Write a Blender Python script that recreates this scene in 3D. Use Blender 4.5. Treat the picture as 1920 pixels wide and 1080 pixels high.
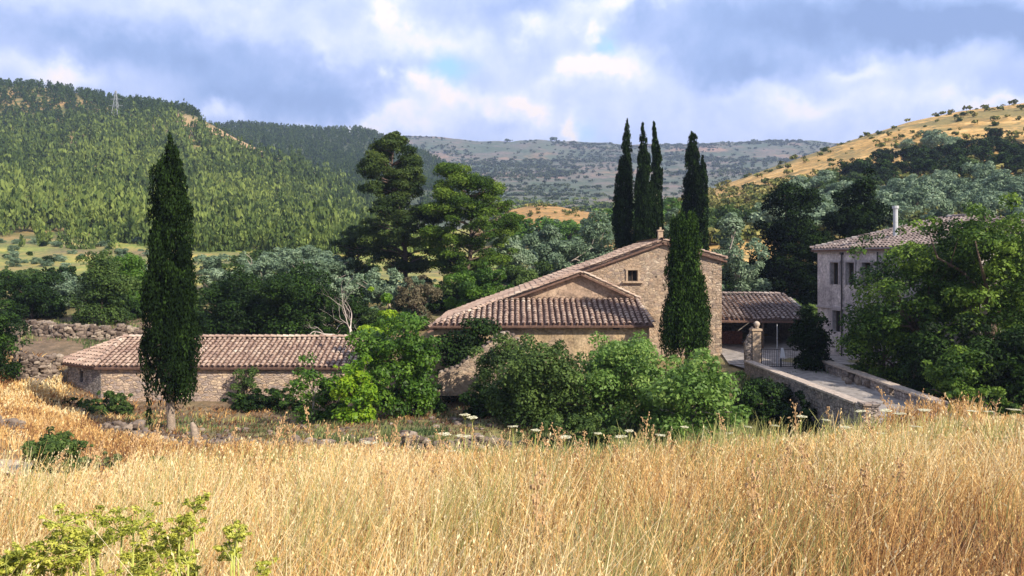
import bpy, math, random
import numpy as np
from mathutils import Vector
from mathutils.geometry import tessellate_polygon
R = math.radians
rng = np.random.default_rng(7)
random.seed(7)
for _o in list(bpy.data.objects):
    bpy.data.objects.remove(_o, do_unlink=True)
S = bpy.context.scene
COL = S.collection

# ------------------------------------------------------------------ camera
F = 1600.0      # focal length in px of a 1920 px wide picture
HY = 490.0      # picture row of the horizon; the eye is at the world origin height z = 0
cd = bpy.data.cameras.new('camera')
cam = bpy.data.objects.new('camera', cd)
COL.objects.link(cam)
cam.location = (0, 0, 0)
cam.rotation_euler = (R(90), 0, 0)
cd.sensor_width = 36
cd.lens = 36 * F / 1920
cd.shift_y = -(540 - HY) / 1920
cd.clip_start = .1
cd.clip_end = 20000
S.camera = cam

# ------------------------------------------------------------------ light
SUN_AZ, SUN_EL = R(132), R(36)       # azimuth clockwise from +Y (view direction): behind the viewer, to the right
sun_dir = Vector((math.sin(SUN_AZ) * math.cos(SUN_EL), math.cos(SUN_AZ) * math.cos(SUN_EL), math.sin(SUN_EL)))
ld = bpy.data.lights.new('sun', 'SUN')
ld.energy = 5.0
ld.angle = R(.5)
ld.color = (1, .89, .74)
sun = bpy.data.objects.new('sun', ld)
COL.objects.link(sun)
sun.rotation_euler = (-sun_dir).to_track_quat('-Z', 'Y').to_euler()
S.view_settings.view_transform = 'Standard'
S.view_settings.look = 'None'
S.view_settings.exposure = 0.63
S.view_settings.gamma = 1.0
S.cycles.max_bounces = 5
S.cycles.diffuse_bounces = 2
S.cycles.transmission_bounces = 3
S.cycles.transparent_max_bounces = 4
S.cycles.volume_bounces = 0


class NT:
    """small helper to write node trees"""
    def __init__(s, tree):
        s.t = tree
        s.t.nodes.clear()

    def n(s, kind, ins=None, **props):
        nd = s.t.nodes.new(kind)
        for k, v in props.items():
            setattr(nd, k, v)
        for k, v in (ins or {}).items():
            sock = nd.inputs[k]
            if isinstance(v, bpy.types.NodeSocket):
                s.t.links.new(v, sock)
            else:
                sock.default_value = v
        return nd

    def m(s, op, a, b=0.0, c=0.0, clamp=False):
        nd = s.n('ShaderNodeMath', {0: a, 1: b, 2: c}, operation=op)
        nd.use_clamp = clamp
        return nd.outputs[0]

    def mix(s, f, a, b, blend='MIX'):
        nd = s.n('ShaderNodeMix', data_type='RGBA', blend_type=blend)
        for i, v in ((0, f), (6, a), (7, b)):
            if isinstance(v, bpy.types.NodeSocket):
                s.t.links.new(v, nd.inputs[i])
            else:
                nd.inputs[i].default_value = v if i == 0 else (*v, 1)
        return nd.outputs[2]

    def ramp(s, f, stops, interp='LINEAR'):
        nd = s.n('ShaderNodeValToRGB', {0: f})
        nd.color_ramp.interpolation = interp
        el = nd.color_ramp.elements
        el[0].position, el[0].color = stops[0][0], (*stops[0][1], 1)
        el[1].position, el[1].color = stops[-1][0], (*stops[-1][1], 1)
        for p, c in stops[1:-1]:
            e = el.new(p)
            e.color = (*c, 1)
        return nd.outputs[0]

    def noise(s, vec, scale, detail=4, rough=.55, dist=0.0):
        return s.n('ShaderNodeTexNoise', {'Vector': vec, 'Scale': scale, 'Detail': detail, 'Roughness': rough, 'Distortion': dist})


# ------------------------------------------------------------------ world: Nishita sky behind broken cloud
world = bpy.data.worlds.new('World')
S.world = world
world.use_nodes = True
T = NT(world.node_tree)
STR = 0.12
sky = T.n('ShaderNodeTexSky', sky_type='NISHITA')
sky.sun_disc = False
sky.sun_elevation = SUN_EL
sky.sun_rotation = SUN_AZ
gen = T.n('ShaderNodeTexCoord').outputs['Generated']
nrm = T.n('ShaderNodeVectorMath', {0: gen}, operation='NORMALIZE').outputs[0]
sp = T.n('ShaderNodeSeparateXYZ', {0: nrm})
yy = T.m('MAXIMUM', sp.outputs[1], .12)
u0 = T.m('DIVIDE', sp.outputs[0], yy)
v0 = T.m('DIVIDE', sp.outputs[2], yy)
# fine cloud structure lives on the sphere of directions
w1 = T.noise(nrm, 5.0, 5, .6).outputs[1]
ws = T.n('ShaderNodeSeparateColor', {0: w1})
w2 = T.noise(nrm, 16.0, 5, .62).outputs[1]
ws2 = T.n('ShaderNodeSeparateColor', {0: w2})
u = T.m('ADD', T.m('MULTIPLY_ADD', ws.outputs[0], .22, u0), T.m('MULTIPLY_ADD', ws2.outputs[0], .09, -.155))
v = T.m('ADD', T.m('MULTIPLY_ADD', ws.outputs[1], .12, v0), T.m('MULTIPLY_ADD', ws2.outputs[1], .06, -.09))


def blob(px, py, sx, sy, amp, rot=0):
    cu, cv = (px - 960) / F, (HY - py) / F
    du, dv = T.m('SUBTRACT', u, cu), T.m('SUBTRACT', v, cv)
    c, s_ = math.cos(R(rot)), math.sin(R(rot))
    a = T.m('DIVIDE', T.m('ADD', T.m('MULTIPLY', du, c), T.m('MULTIPLY', dv, s_)), sx / F)
    b = T.m('DIVIDE', T.m('SUBTRACT', T.m('MULTIPLY', dv, c), T.m('MULTIPLY', du, s_)), sy / F)
    q = T.m('ADD', T.m('MULTIPLY', a, a), T.m('MULTIPLY', b, b))
    return T.m('MULTIPLY', T.m('EXPONENT', T.m('MULTIPLY', q, -1.0)), amp)


BL = [  # px, py, sx, sy, amplitude, tilt
    (180, 75, 330, 38, -.34, -4), (420, 150, 230, 55, -.20, 5), (600, 195, 210, 38, -.36, 0), (720, 150, 120, 26, -.18, 0),
    (1560, 30, 420, 52, -.46, -3), (1330, 95, 170, 34, -.30, -14), (1800, 70, 260, 34, -.42, 0), (920, 40, 90, 40, -.16, 0),
    (930, 232, 80, 26, -.30, 0), (1500, 105, 120, 22, -.16, 0), (1850, 150, 120, 25, -.10, 0),
    (1140, 15, 85, 26, .50, 18), (745, 40, 34, 48, .42, 40), (800, 100, 90, 30, .26, 0), (850, 200, 120, 30, .44, -6),
    (765, 175, 36, 28, .42, 30), (1010, 195, 45, 22, .36, 0), (1110, 235, 24, 34, .40, -30), (1120, 130, 75, 22, .44, 14),
    (985, 62, 50, 20, .34, -12), (1090, 70, 24, 18, .34, 0), (415, 205, 50, 17, .40, 10), (60, 128, 130, 22, .30, -6),
    (640, 110, 50, 28, .22, -40), (560, 243, 170, 14, .25, 0), (1480, 175, 120, 22, .22, -16), (1600, 130, 60, 18, .2, 0),
    (800, 240, 150, 20, .22, 0), (450, 45, 180, 26, .12, -14), (1860, 195, 90, 14, .30, 4), (1650, 190, 150, 28, .10, 0),
]
acc = None
for b_ in BL:
    q = blob(*b_)
    acc = q if acc is None else T.m('ADD', acc, q)
nz = T.noise(nrm, 7.0, 8, .6, .4).outputs[0]
nz2 = T.noise(nrm, 26.0, 6, .6).outputs[0]
b = T.m('ADD', T.m('MULTIPLY_ADD', acc, 1.2, .60), T.m('ADD', T.m('MULTIPLY_ADD', nz, .80, -.40), T.m('MULTIPLY_ADD', nz2, .40, -.20)))
k = 1 / STR
cloud = T.ramp(b, [(0.0, (.185, .27, .50)), (.22, (.26, .36, .62)), (.45, (.41, .49, .76)), (.62, (.55, .61, .83)), (.80, (.72, .74, .88)), (.92, (.86, .79, .82)), (1.0, (.95, .82, .74))])
cloudk = T.n('ShaderNodeVectorMath', {0: cloud, 3: k}, operation='SCALE').outputs[0]
blue = T.m('ADD', T.m('ADD', blob(835, 150, 46, 26, 1.1), blob(1140, 85, 26, 20, .9)), blob(1150, 240, 30, 30, .5), clamp=True)
skyk = T.mix(.75, sky.outputs[0], (.34 * k, .66 * k, .98 * k))
c2 = T.mix(T.m('MULTIPLY_ADD', blue, .85, .06), cloudk, skyk)
# unseen sky overhead and behind the viewer is dimmed, added to lower ambient light
dk_ = T.n('ShaderNodeMapRange', {0: sp.outputs[1], 1: .15, 2: .8, 3: .62, 4: 1.0}).outputs[0]
c2 = T.n('ShaderNodeVectorMath', {0: c2, 3: dk_}, operation='SCALE').outputs[0]
bg = T.n('ShaderNodeBackground', {'Color': c2, 'Strength': STR})
T.t.links.new(bg.outputs[0], T.n('ShaderNodeOutputWorld').inputs[0])

# ------------------------------------------------------------------ helpers
def W(px, py, Y):
    return np.array([(px - 960) / F * Y, Y, -(py - HY) / F * Y])


def X(px, Y):
    return (px - 960) / F * Y


def Z(py, Y):
    return -(py - HY) / F * Y


def tag(o, label=None, cat=None, group=None, kind=None):
    for kk, vv in (('label', label), ('category', cat), ('group', group), ('kind', kind)):
        if vv:
            o[kk] = vv
    return o


def empty(name, loc=(0, 0, 0)):
    o = bpy.data.objects.new(name, None)
    o.location = loc
    COL.objects.link(o)
    return o


def np_mesh(name, V, Q, mats, tint=None, midx=None, smooth=False):
    """quads (Q: n x 4) from numpy arrays; tint is a per face value 0..1"""
    V = np.asarray(V, dtype=np.float32)
    Q = np.asarray(Q, dtype=np.int32)
    me = bpy.data.meshes.new(name)
    nf, kf = Q.shape
    me.vertices.add(len(V))
    me.vertices.foreach_set('co', V.ravel())
    me.loops.add(nf * kf)
    me.loops.foreach_set('vertex_index', Q.ravel())
    me.polygons.add(nf)
    me.polygons.foreach_set('loop_start', np.arange(nf, dtype=np.int32) * kf)
    me.polygons.foreach_set('loop_total', np.full(nf, kf, dtype=np.int32))
    for m in mats:
        me.materials.append(m)
    if midx is not None:
        me.polygons.foreach_set('material_index', np.asarray(midx, dtype=np.int32))
    me.polygons.foreach_set('use_smooth', np.full(nf, smooth, dtype=bool))
    if tint is not None:
        at = me.attributes.new('tint', 'FLOAT', 'FACE')
        at.data.foreach_set('value', np.asarray(tint, dtype=np.float32))
    me.update(calc_edges=True)
    return me


def link(name, me, parent=None, loc=None):
    o = bpy.data.objects.new(name, me)
    COL.objects.link(o)
    if parent is not None:
        o.parent = parent
    if loc is not None:
        o.location = loc
    return o


class Buf:
    """quad buffer (a triangle is written as a quad with a repeated last vertex removed through tris)"""
    def __init__(s):
        s.v, s.f, s.t = [], [], []
        s.n = 0

    def add(s, V, Q, t=.5):
        V = np.asarray(V, dtype=float).reshape(-1, 3)
        for q in Q:
            s.f.append([i + s.n for i in q])
            s.t.append(t)
        s.v.append(V)
        s.n += len(V)

    def box(s, c, size, rz=0, t=.5, rx=0):
        hx, hy, hz = [q / 2 for q in size]
        P = np.array([(x, y, z) for z in (-hz, hz) for y in (-hy, hy) for x in (-hx, hx)])
        if rx:
            P = P @ np.array([[1, 0, 0], [0, math.cos(rx), math.sin(rx)], [0, -math.sin(rx), math.cos(rx)]])
        P = P @ np.array([[math.cos(rz), math.sin(rz), 0], [-math.sin(rz), math.cos(rz), 0], [0, 0, 1]])
        s.add(P + np.array(c), [(0, 2, 3, 1), (4, 5, 7, 6), (0, 1, 5, 4), (2, 6, 7, 3), (0, 4, 6, 2), (1, 3, 7, 5)], t)

    def tube(s, pts, radii, sides=6, t=.5, cap=True):
        pts = [np.array(p, float) for p in pts]
        rings = []
        for i, p in enumerate(pts):
            d = pts[min(i + 1, len(pts) - 1)] - pts[max(i - 1, 0)]
            d = d / (np.linalg.norm(d) + 1e-9)
            a = np.cross(d, (0, 0, 1.)) if abs(d[2]) < .9 else np.cross(d, (1., 0, 0))
            a /= np.linalg.norm(a)
            b_ = np.cross(d, a)
            for j in range(sides):
                th = 2 * math.pi * j / sides
                rings.append(p + radii[i] * (a * math.cos(th) + b_ * math.sin(th)))
        Q = []
        for i in range(len(pts) - 1):
            for j in range(sides):
                a0, a1 = i * sides + j, i * sides + (j + 1) % sides
                Q.append((a0, a1, a1 + sides, a0 + sides))
        if cap:
            Q.append(tuple(range((len(pts) - 1) * sides, len(pts) * sides)))
            Q.append(tuple(reversed(range(sides))))
        s.add(rings, Q, t)

    def prism(s, poly, d, t=.5):
        """polygon (list of 3-D points) swept along d"""
        n = len(poly)
        P = [np.array(p, float) for p in poly]
        D = np.array(d, float)
        V = P + [p + D for p in P]
        Q = [tuple(range(n)), tuple(reversed(range(n, 2 * n)))]
        for i in range(n):
            j = (i + 1) % n
            Q.append((i, i + n, j + n, j))
        s.add(V, Q, t)

    def mesh(s, name, mats, smooth=False, recalc=True):
        me = bpy.data.meshes.new(name)
        V = np.concatenate(s.v) if s.v else np.zeros((0, 3))
        me.from_pydata([tuple(p) for p in V], [], s.f)
        for m in mats:
            me.materials.append(m)
        at = me.attributes.new('tint', 'FLOAT', 'FACE')
        at.data.foreach_set('value', np.array(s.t, dtype=np.float32))
        me.polygons.foreach_set('use_smooth', np.full(len(s.f), smooth, dtype=bool))
        if recalc and len(s.f) < 60000:
            import bmesh
            bm = bmesh.new()
            bm.from_mesh(me)
            bmesh.ops.recalc_face_normals(bm, faces=bm.faces)
            bm.to_mesh(me)
            bm.free()
        me.update()
        return me


# value noise for geometry
_G = np.random.default_rng(3).random((64, 64, 64)).astype(np.float32)


def vnoise(x, y, z=0):
    x, y, z = np.broadcast_arrays(np.asarray(x, float), np.asarray(y, float), np.asarray(z, float))
    xi, yi, zi = np.floor(x).astype(int), np.floor(y).astype(int), np.floor(z).astype(int)
    fx, fy, fz = x - xi, y - yi, z - zi
    fx, fy, fz = fx * fx * (3 - 2 * fx), fy * fy * (3 - 2 * fy), fz * fz * (3 - 2 * fz)
    out = 0
    for dx in (0, 1):
        for dy in (0, 1):
            for dz in (0, 1):
                out = out + _G[(xi + dx) % 64, (yi + dy) % 64, (zi + dz) % 64] * (fx if dx else 1 - fx) * (fy if dy else 1 - fy) * (fz if dz else 1 - fz)
    return out


def fbm(x, y, z=0, o=4):
    a, s_, t = 0., 1., 0.
    for i in range(o):
        f = 2 ** i
        a = a + s_ * vnoise(x * f + 17.3 * i, y * f + 5.1 * i, np.asarray(z) * f)
        t += s_
        s_ *= .5
    return a / t


# ------------------------------------------------------------------ materials
def mat(name):
    m = bpy.data.materials.new(name)
    m.use_nodes = True
    return m, NT(m.node_tree)


def finish(t, shader):
    t.t.links.new(shader, t.n('ShaderNodeOutputMaterial').inputs[0])


def foliage_mat(name, stops, transl=.25, rough=.6, var=.35, spec=.25):
    m, t = mat(name)
    tint = t.n('ShaderNodeAttribute', attribute_name='tint').outputs['Fac']
    oi = t.n('ShaderNodeObjectInfo').outputs['Random']
    f = t.m('ADD', tint, t.m('MULTIPLY_ADD', oi, var, -var / 2), clamp=True)
    c = t.ramp(f, stops)
    p = t.n('ShaderNodeBsdfPrincipled', {'Base Color': c, 'Roughness': rough, 'Specular IOR Level': spec})
    tr = t.n('ShaderNodeBsdfTranslucent', {'Color': c})
    mx = t.n('ShaderNodeMixShader', {0: transl, 1: p.outputs[0], 2: tr.outputs[0]})
    finish(t, mx.outputs[0])
    return m


M = {}
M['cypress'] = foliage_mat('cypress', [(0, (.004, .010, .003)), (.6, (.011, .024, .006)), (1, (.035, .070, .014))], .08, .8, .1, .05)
M['cypress_lit'] = foliage_mat('cypress_painted_lit', [(0, (.006, .016, .004)), (.6, (.026, .055, .010)), (1, (.09, .17, .028))], .08, .8, .1, .05)  # lighter copy of the cypress colours, sunlight painted into the leaves
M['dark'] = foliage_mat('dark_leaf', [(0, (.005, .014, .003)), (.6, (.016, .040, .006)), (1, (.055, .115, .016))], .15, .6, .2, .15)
M['pine'] = foliage_mat('pine_needle', [(0, (.016, .032, .010)), (.5, (.040, .070, .018)), (1, (.10, .14, .032))], .15, .7, .1, .1)
M['pine_green'] = foliage_mat('pine_needle_green', [(0, (.018, .042, .008)), (.5, (.065, .125, .016)), (1, (.17, .25, .035))], .2, .7, .1, .1)
M['hillpine'] = foliage_mat('hill_pine', [(0, (.03, .058, .018)), (.5, (.10, .15, .04)), (1, (.22, .28, .07))], .2, .8, .45, .1)
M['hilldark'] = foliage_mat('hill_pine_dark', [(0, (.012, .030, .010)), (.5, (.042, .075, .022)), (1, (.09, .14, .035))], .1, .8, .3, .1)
M['olive'] = foliage_mat('olive_leaf', [(0, (.06, .10, .055)), (.5, (.155, .235, .135)), (1, (.30, .39, .25))], .2, .55, .5, .3)
M['green'] = foliage_mat('green_leaf', [(0, (.025, .065, .008)), (.5, (.075, .17, .018)), (1, (.17, .30, .03))], .35, .5, .1, .3)
M['bright'] = foliage_mat('bright_leaf', [(0, (.07, .17, .012)), (.5, (.20, .36, .02)), (1, (.42, .55, .03))], .4, .5, .1, .3)
M['fig'] = foliage_mat('fig_leaf', [(0, (.05, .11, .022)), (.5, (.15, .27, .05)), (1, (.32, .46, .12))], .35, .5, .1, .3)
M['midgreen'] = foliage_mat('shrub_leaf', [(0, (.02, .045, .01)), (.5, (.055, .10, .022)), (1, (.13, .20, .045))], .25, .6, .2, .2)
M['robinia'] = foliage_mat('robinia_leaf', [(0, (.016, .042, .008)), (.5, (.06, .125, .016)), (1, (.20, .31, .04))], .3, .55, .1, .2)
M['brown'] = foliage_mat('dry_leaf', [(0, (.06, .055, .03)), (.5, (.15, .13, .075)), (1, (.26, .22, .14))], .2, .8, .1, .1)
M['umbel'] = foliage_mat('umbel_flower', [(0, (.17, .21, .03)), (.5, (.42, .45, .06)), (1, (.72, .70, .16))], .3, .6, .1, .2)
M['straw'] = foliage_mat('straw', [(0, (.11, .055, .035)), (.22, (.34, .17, .08)), (.45, (.63, .37, .14)), (.72, (.82, .56, .22)), (1, (.93, .80, .48))], .3, .6, .0, .2)
M['weed'] = foliage_mat('weed', [(0, (.05, .085, .03)), (.5, (.15, .20, .08)), (1, (.46, .46, .17))], .3, .6, .0, .2)
M['white_flower'] = foliage_mat('white_flower', [(0, (.62, .60, .38)), (1, (.86, .84, .66))], .2, .6, .1, .2)


def plain(name, col, rough=.8, scale=6, var=.3, bump=.0, bscale=30, metal=0):
    m, t = mat(name)
    co = t.n('ShaderNodeTexCoord').outputs['Object']
    n1 = t.noise(co, scale, 5, .6).outputs[0]
    lo, hi = tuple(c * (1 - var) for c in col), tuple(min(1, c * (1 + var)) for c in col)
    c = t.ramp(n1, [(.3, lo), (.7, hi)])
    p = t.n('ShaderNodeBsdfPrincipled', {'Base Color': c, 'Roughness': rough, 'Metallic': metal})
    if bump:
        bn = t.n('ShaderNodeBump', {'Height': t.noise(co, bscale, 4).outputs[0], 'Strength': bump, 'Distance': .05})
        t.t.links.new(bn.outputs[0], p.inputs['Normal'])
    finish(t, p.outputs[0])
    return m


M['bark'] = plain('bark', (.14, .10, .075), .9, 8, .5, .8, 25)
M['pale_bark'] = plain('pale_bark', (.42, .36, .31), .9, 8, .4, .6, 25)
M['dead_bark'] = plain('bleached_bark', (.60, .52, .46), .9, 8, .3, .6, 25)
M['tan'] = plain('trodden_earth', (.50, .40, .27), .95, 2.5, .3, .6, 20)
M['cyp_bark'] = plain('grey_bark', (.32, .25, .19), .9, 8, .4, .8, 22)
M['stem'] = plain('stem', (.42, .46, .10), .7, 8, .3)
M['drystem'] = plain('dry_stem', (.55, .36, .18), .8, 8, .3)
M['iron'] = plain('iron', (.045, .04, .045), .6, 12, .3)
M['pylon'] = plain('grey_steel', (.26, .29, .31), .6, 3, .2)
M['galv'] = plain('galvanised_metal', (.52, .54, .56), .5, 6, .15)
M['white'] = plain('white_cloth', (.80, .80, .82), .8, 4, .06)
M['wood'] = plain('old_wood', (.12, .085, .06), .85, 9, .4, .4, 40)
M['black'] = plain('dark_interior', (.012, .011, .011), .9, 3, .3)
M['coping'] = plain('coping_stone', (.46, .38, .31), .9, 5, .35, .6, 18)
M['redbrick'] = plain('red_brick', (.20, .085, .06), .9, 7, .5, .4, 25)


def stone_mat(name, cols, mortar, sx=3.2, sz=5.5, rough=.9, cell=.75, patch=None, stain=.35, axis=None, mort_w=.06, spots=0.0):
    """rubble masonry in object space: cells of stone, mortar joints, weather patches"""
    m, t = mat(name)
    co = t.n('ShaderNodeTexCoord').outputs['Object']
    wob = t.noise(co, 2.2, 3).outputs[1]
    cw = t.n('ShaderNodeVectorMath', {0: wob, 1: (.22, .22, .16), 2: co}, operation='MULTIPLY_ADD').outputs[0]
    mp = t.n('ShaderNodeMapping', {'Vector': cw, 'Scale': (sx, sx, sz)}).outputs[0]
    vor = t.n('ShaderNodeTexVoronoi', {'Vector': mp, 'Scale': 1.0, 'Randomness': cell})
    ved = t.n('ShaderNodeTexVoronoi', {'Vector': mp, 'Scale': 1.0, 'Randomness': cell}, feature='DISTANCE_TO_EDGE')
    rnd = t.n('ShaderNodeSeparateColor', {0: vor.outputs['Color']})
    n = len(cols)
    base = t.ramp(rnd.outputs[0], [(i / (n - 1), c) for i, c in enumerate(cols)])
    jn = t.m('SUBTRACT', 1.0, t.n('ShaderNodeMapRange', {0: ved.outputs['Distance'], 1: mort_w * .3, 2: mort_w * 1.8}).outputs[0])
    c = t.mix(t.m('MULTIPLY', jn, .8), base, mortar)
    big = t.noise(co, .55, 5, .6).outputs[0]
    if patch:
        pm = t.n('ShaderNodeMapRange', {0: big, 1: .47, 2: .60}).outputs[0]
        c = t.mix(t.m('MULTIPLY', pm, .8), c, patch)
    fine = t.noise(co, 7.0, 6, .65).outputs[0]
    sc = t.ramp(fine, [(.32, (1 - stain,) * 3), (.62, (1.12,) * 3)])
    c = t.mix(1.0, c, sc, 'MULTIPLY')
    st2 = t.ramp(t.noise(co, 1.6, 5, .6).outputs[0], [(.3, (1 - stain * .8,) * 3), (.6, (1.08,) * 3)])
    c = t.mix(1.0, c, st2, 'MULTIPLY')
    if spots:
        sv = t.n('ShaderNodeTexVoronoi', {'Vector': co, 'Scale': 1.15})
        sm = t.n('ShaderNodeMapRange', {0: sv.outputs['Distance'], 1: .13, 2: .07}).outputs[0]
        c = t.mix(t.m('MULTIPLY', sm, spots), c, (.04, .03, .02))
    h = t.m('MULTIPLY_ADD', jn, -1.0, t.m('MULTIPLY', fine, .8))
    bn = t.n('ShaderNodeBump', {'Height': h, 'Strength': .8, 'Distance': .06})
    p = t.n('ShaderNodeBsdfPrincipled', {'Base Color': c, 'Roughness': rough, 'Normal': bn.outputs[0]})
    finish(t, p.outputs[0])
    return m


M['gable'] = stone_mat('warm_rubble_stone', [(.44, .32, .22), (.25, .19, .155), (.56, .43, .30), (.38, .29, .23), (.48, .34, .23), (.66, .54, .41)], (.56, .46, .35), 3.4, 5.8, cell=1.0, patch=(.47, .34, .23), spots=.85, mort_w=.05)
M['barnwall'] = stone_mat('coursed_rubble_stone', [(.58, .40, .25), (.42, .33, .28), (.72, .55, .38), (.50, .38, .30), (.38, .32, .30)], (.42, .32, .25), 3.0, 7.0, cell=.95)
M['greywall'] = stone_mat('grey_rubble_stone', [(.32, .29, .27), (.44, .39, .35), (.24, .22, .21), (.50, .44, .38)], (.15, .13, .11), 2.8, 6.0, cell=.7)
M['bridgewall'] = stone_mat('bridge_stone', [(.40, .33, .29), (.30, .26, .24), (.50, .42, .36), (.35, .27, .22)], (.16, .13, .11), 3.0, 6.0, cell=.7, stain=.5)
M['plaster'] = stone_mat('ochre_plaster', [(.56, .42, .25), (.50, .36, .21), (.60, .46, .29)], (.56, .40, .22), 1.0, 1.0, patch=(.40, .30, .22), mort_w=.004, stain=.5)
M['gableplaster'] = stone_mat('pink_plaster', [(.52, .38, .27), (.46, .33, .24), (.58, .43, .31)], (.46, .33, .24), 1.6, 2.2, patch=(.42, .30, .21), mort_w=.01, stain=.45)
M['housewall'] = stone_mat('pale_stained_plaster', [(.62, .57, .56), (.66, .60, .58), (.58, .52, .52)], (.62, .57, .56), .6, .4, patch=(.40, .36, .37), mort_w=.002, stain=.45)
M['stone_trim'] = plain('stone_trim', (.44, .33, .23), .9, 6, .3, .4, 25)
M['grey_trim'] = plain('grey_trim', (.36, .33, .34), .9, 6, .3, .3, 25)


def tile_mat(name, stops, lichen=(.40, .34, .26), la=.5):
    m, t = mat(name)
    tint = t.n('ShaderNodeAttribute', attribute_name='tint').outputs['Fac']
    co = t.n('ShaderNodeTexCoord').outputs['Object']
    f = t.m('ADD', t.m('MULTIPLY_ADD', tint, .75, .12), t.m('MULTIPLY_ADD', t.noise(co, .7, 5, .65).outputs[0], 1.5, -.75), clamp=True)
    c = t.ramp(f, stops)
    lm = t.n('ShaderNodeMapRange', {0: t.noise(co, 5.5, 6, .7).outputs[0], 1: .5, 2: .66}).outputs[0]
    c = t.mix(t.m('MULTIPLY', lm, la), c, lichen)
    bn = t.n('ShaderNodeBump', {'Height': t.noise(co, 22, 4).outputs[0], 'Strength': .5, 'Distance': .02})
    p = t.n('ShaderNodeBsdfPrincipled', {'Base Color': c, 'Roughness': .9, 'Normal': bn.outputs[0]})
    finish(t, p.outputs[0])
    return m


M['tile'] = tile_mat('old_clay_tiles', [(0, (.16, .105, .085)), (.3, (.31, .205, .16)), (.55, (.42, .295, .225)), (.8, (.50, .385, .30)), (1, (.62, .52, .42))])
M['tile_dark'] = tile_mat('weathered_dark_tiles', [(0, (.10, .075, .07)), (.4, (.19, .145, .13)), (.7, (.28, .22, .20)), (1, (.40, .36, .33))], (.34, .30, .29), .5)
M['pan'] = plain('pan_tiles', (.17, .10, .075), .95, 5, .4, .4, 30)


# ------------------------------------------------------------------ terrain: one sheet on a polar grid
CP = []


def cp(px, Y, z=None, py=None):
    if z is None:
        z = Z(py, Y)
    CP.append((math.atan((px - 960) / F), math.hypot((px - 960) / F * Y, Y), z))


for px, kk in ((-500, .185), (0, .182), (480, .172), (960, .160), (1440, .150), (1920, .143), (2500, .135)):
    for Y in (2, 5, 9, 14, 19):
        cp(px, Y, z=-1.72 - kk * Y)
for row in [
    (24, [(-500, -6.0), (0, -5.8), (200, -6.0), (600, -6.1), (960, -5.9), (1400, -5.45), (1700, -5.15), (1920, -5.1), (2500, -4.9)]),
    (29, [(-500, -6.0), (0, -6.0), (200, -6.6), (600, -7.0), (960, -7.2), (1400, -7.0), (1700, -6.0), (1920, -5.9), (2500, -5.4)]),
    (35, [(-500, -6.5), (0, -6.9), (200, -7.3), (450, -7.7), (800, -7.7), (1100, -8.0), (1400, -8.2), (1620, -7.3), (1800, -6.9), (2100, -6.4), (2500, -6)]),
    (43, [(-500, -6.8), (0, -7.6), (200, -8.3), (328, -8.5), (600, -8.4), (800, -8.2), (1100, -8.4), (1400, -9.0), (1560, -9.0), (1700, -8), (1900, -7.2), (2500, -6)]),
    (53, [(-500, -6.4), (0, -8.0), (100, -8.6), (250, -9.15), (600, -9.1), (850, -8.6), (1100, -7.9), (1300, -7.2), (1400, -6.95), (1500, -6.85), (1700, -6.7), (2000, -6), (2500, -5)]),
    (61, [(-500, -4.6), (0, -6.2), (200, -6.9), (350, -7.4), (700, -7.6), (960, -7.2), (1340, -6.6), (1500, -6.6), (1700, -6.6), (1920, -6), (2500, -4.5)]),
    (73, [(-500, -3.6), (0, -5.4), (180, -5.3), (300, -5.4), (700, -5), (1000, -5), (1400, -6.3), (1600, -6.4), (1920, -4.5), (2500, -2)]),
    (95, [(-500, -2.2), (0, -3), (300, -3.2), (700, -3), (1000, -3.2), (1400, -3.2), (1920, -1), (2500, 4)]),
    (130, [(-500, 1), (0, -.5), (250, -.5), (700, -1), (1100, -1), (1500, 2.5), (1900, 6), (2500, 14)]),
    (180, [(-500, 6), (0, 4.4), (250, 4.4), (700, 3), (1050, 4), (1500, 12), (1900, 18), (2500, 28)]),
    (260, [(-500, 8), (0, 6), (700, 8), (1050, 12), (1500, 13), (1900, 18), (2500, 30)]),
]:
    for px, z in row[1]:
        cp(px, row[0], z=z)
CP = np.array(CP)


def _uv(th, r):
    return np.stack([np.clip(th, -.75, .75) * 3.0, np.log(r + 12.0) * 2.6], -1)


_CU = _uv(CP[:, 0], CP[:, 1])


def _ker(d2):
    return np.sqrt(d2 + .02)


_D = _ker(((_CU[:, None] - _CU[None]) ** 2).sum(-1))
_A = np.block([[_D + np.eye(len(CP)) * -.002, np.ones((len(CP), 1))], [np.ones((1, len(CP))), np.zeros((1, 1))]])
_SOL = np.linalg.solve(_A, np.append(CP[:, 2], 0))


def ground(x, y):
    """terrain height"""
    x, y = np.atleast_1d(np.asarray(x, float)), np.atleast_1d(np.asarray(y, float))
    sh = x.shape
    x, y = x.ravel(), y.ravel()
    th, r = np.arctan2(x, y), np.hypot(x, y)
    rr = np.clip(r, 1.0, 290)
    U = _uv(th, rr)
    out = np.empty(len(x))
    for i in range(0, len(x), 20000):
        d = _ker(((U[i:i + 20000, None] - _CU[None]) ** 2).sum(-1))
        out[i:i + 20000] = d @ _SOL[:-1] + _SOL[-1]
    # behind the viewer the field goes on nearly level
    back = np.clip((np.abs(th) - 1.0) / .8, 0, 1)
    out = out * (1 - back) + (-1.7 + .05 * np.minimum(r, 60)) * back
    out -= np.clip((r - 290) / 4000, 0, 1) * 90
    nz_ = (fbm(x / 3.1, y / 3.1, 0, 4) - .5) * np.clip(r / 60, .12, 1.2) * .5
    # the drive across the bridge, and the yard, are level
    drive = np.clip(1.4 - np.abs(x - 17) / 3.2, 0, 1) * np.clip((y - 47) / 4, 0, 1) * np.clip((78 - y) / 6, 0, 1)
    return ((out + nz_ * (1 - drive))).reshape(sh)


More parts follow.
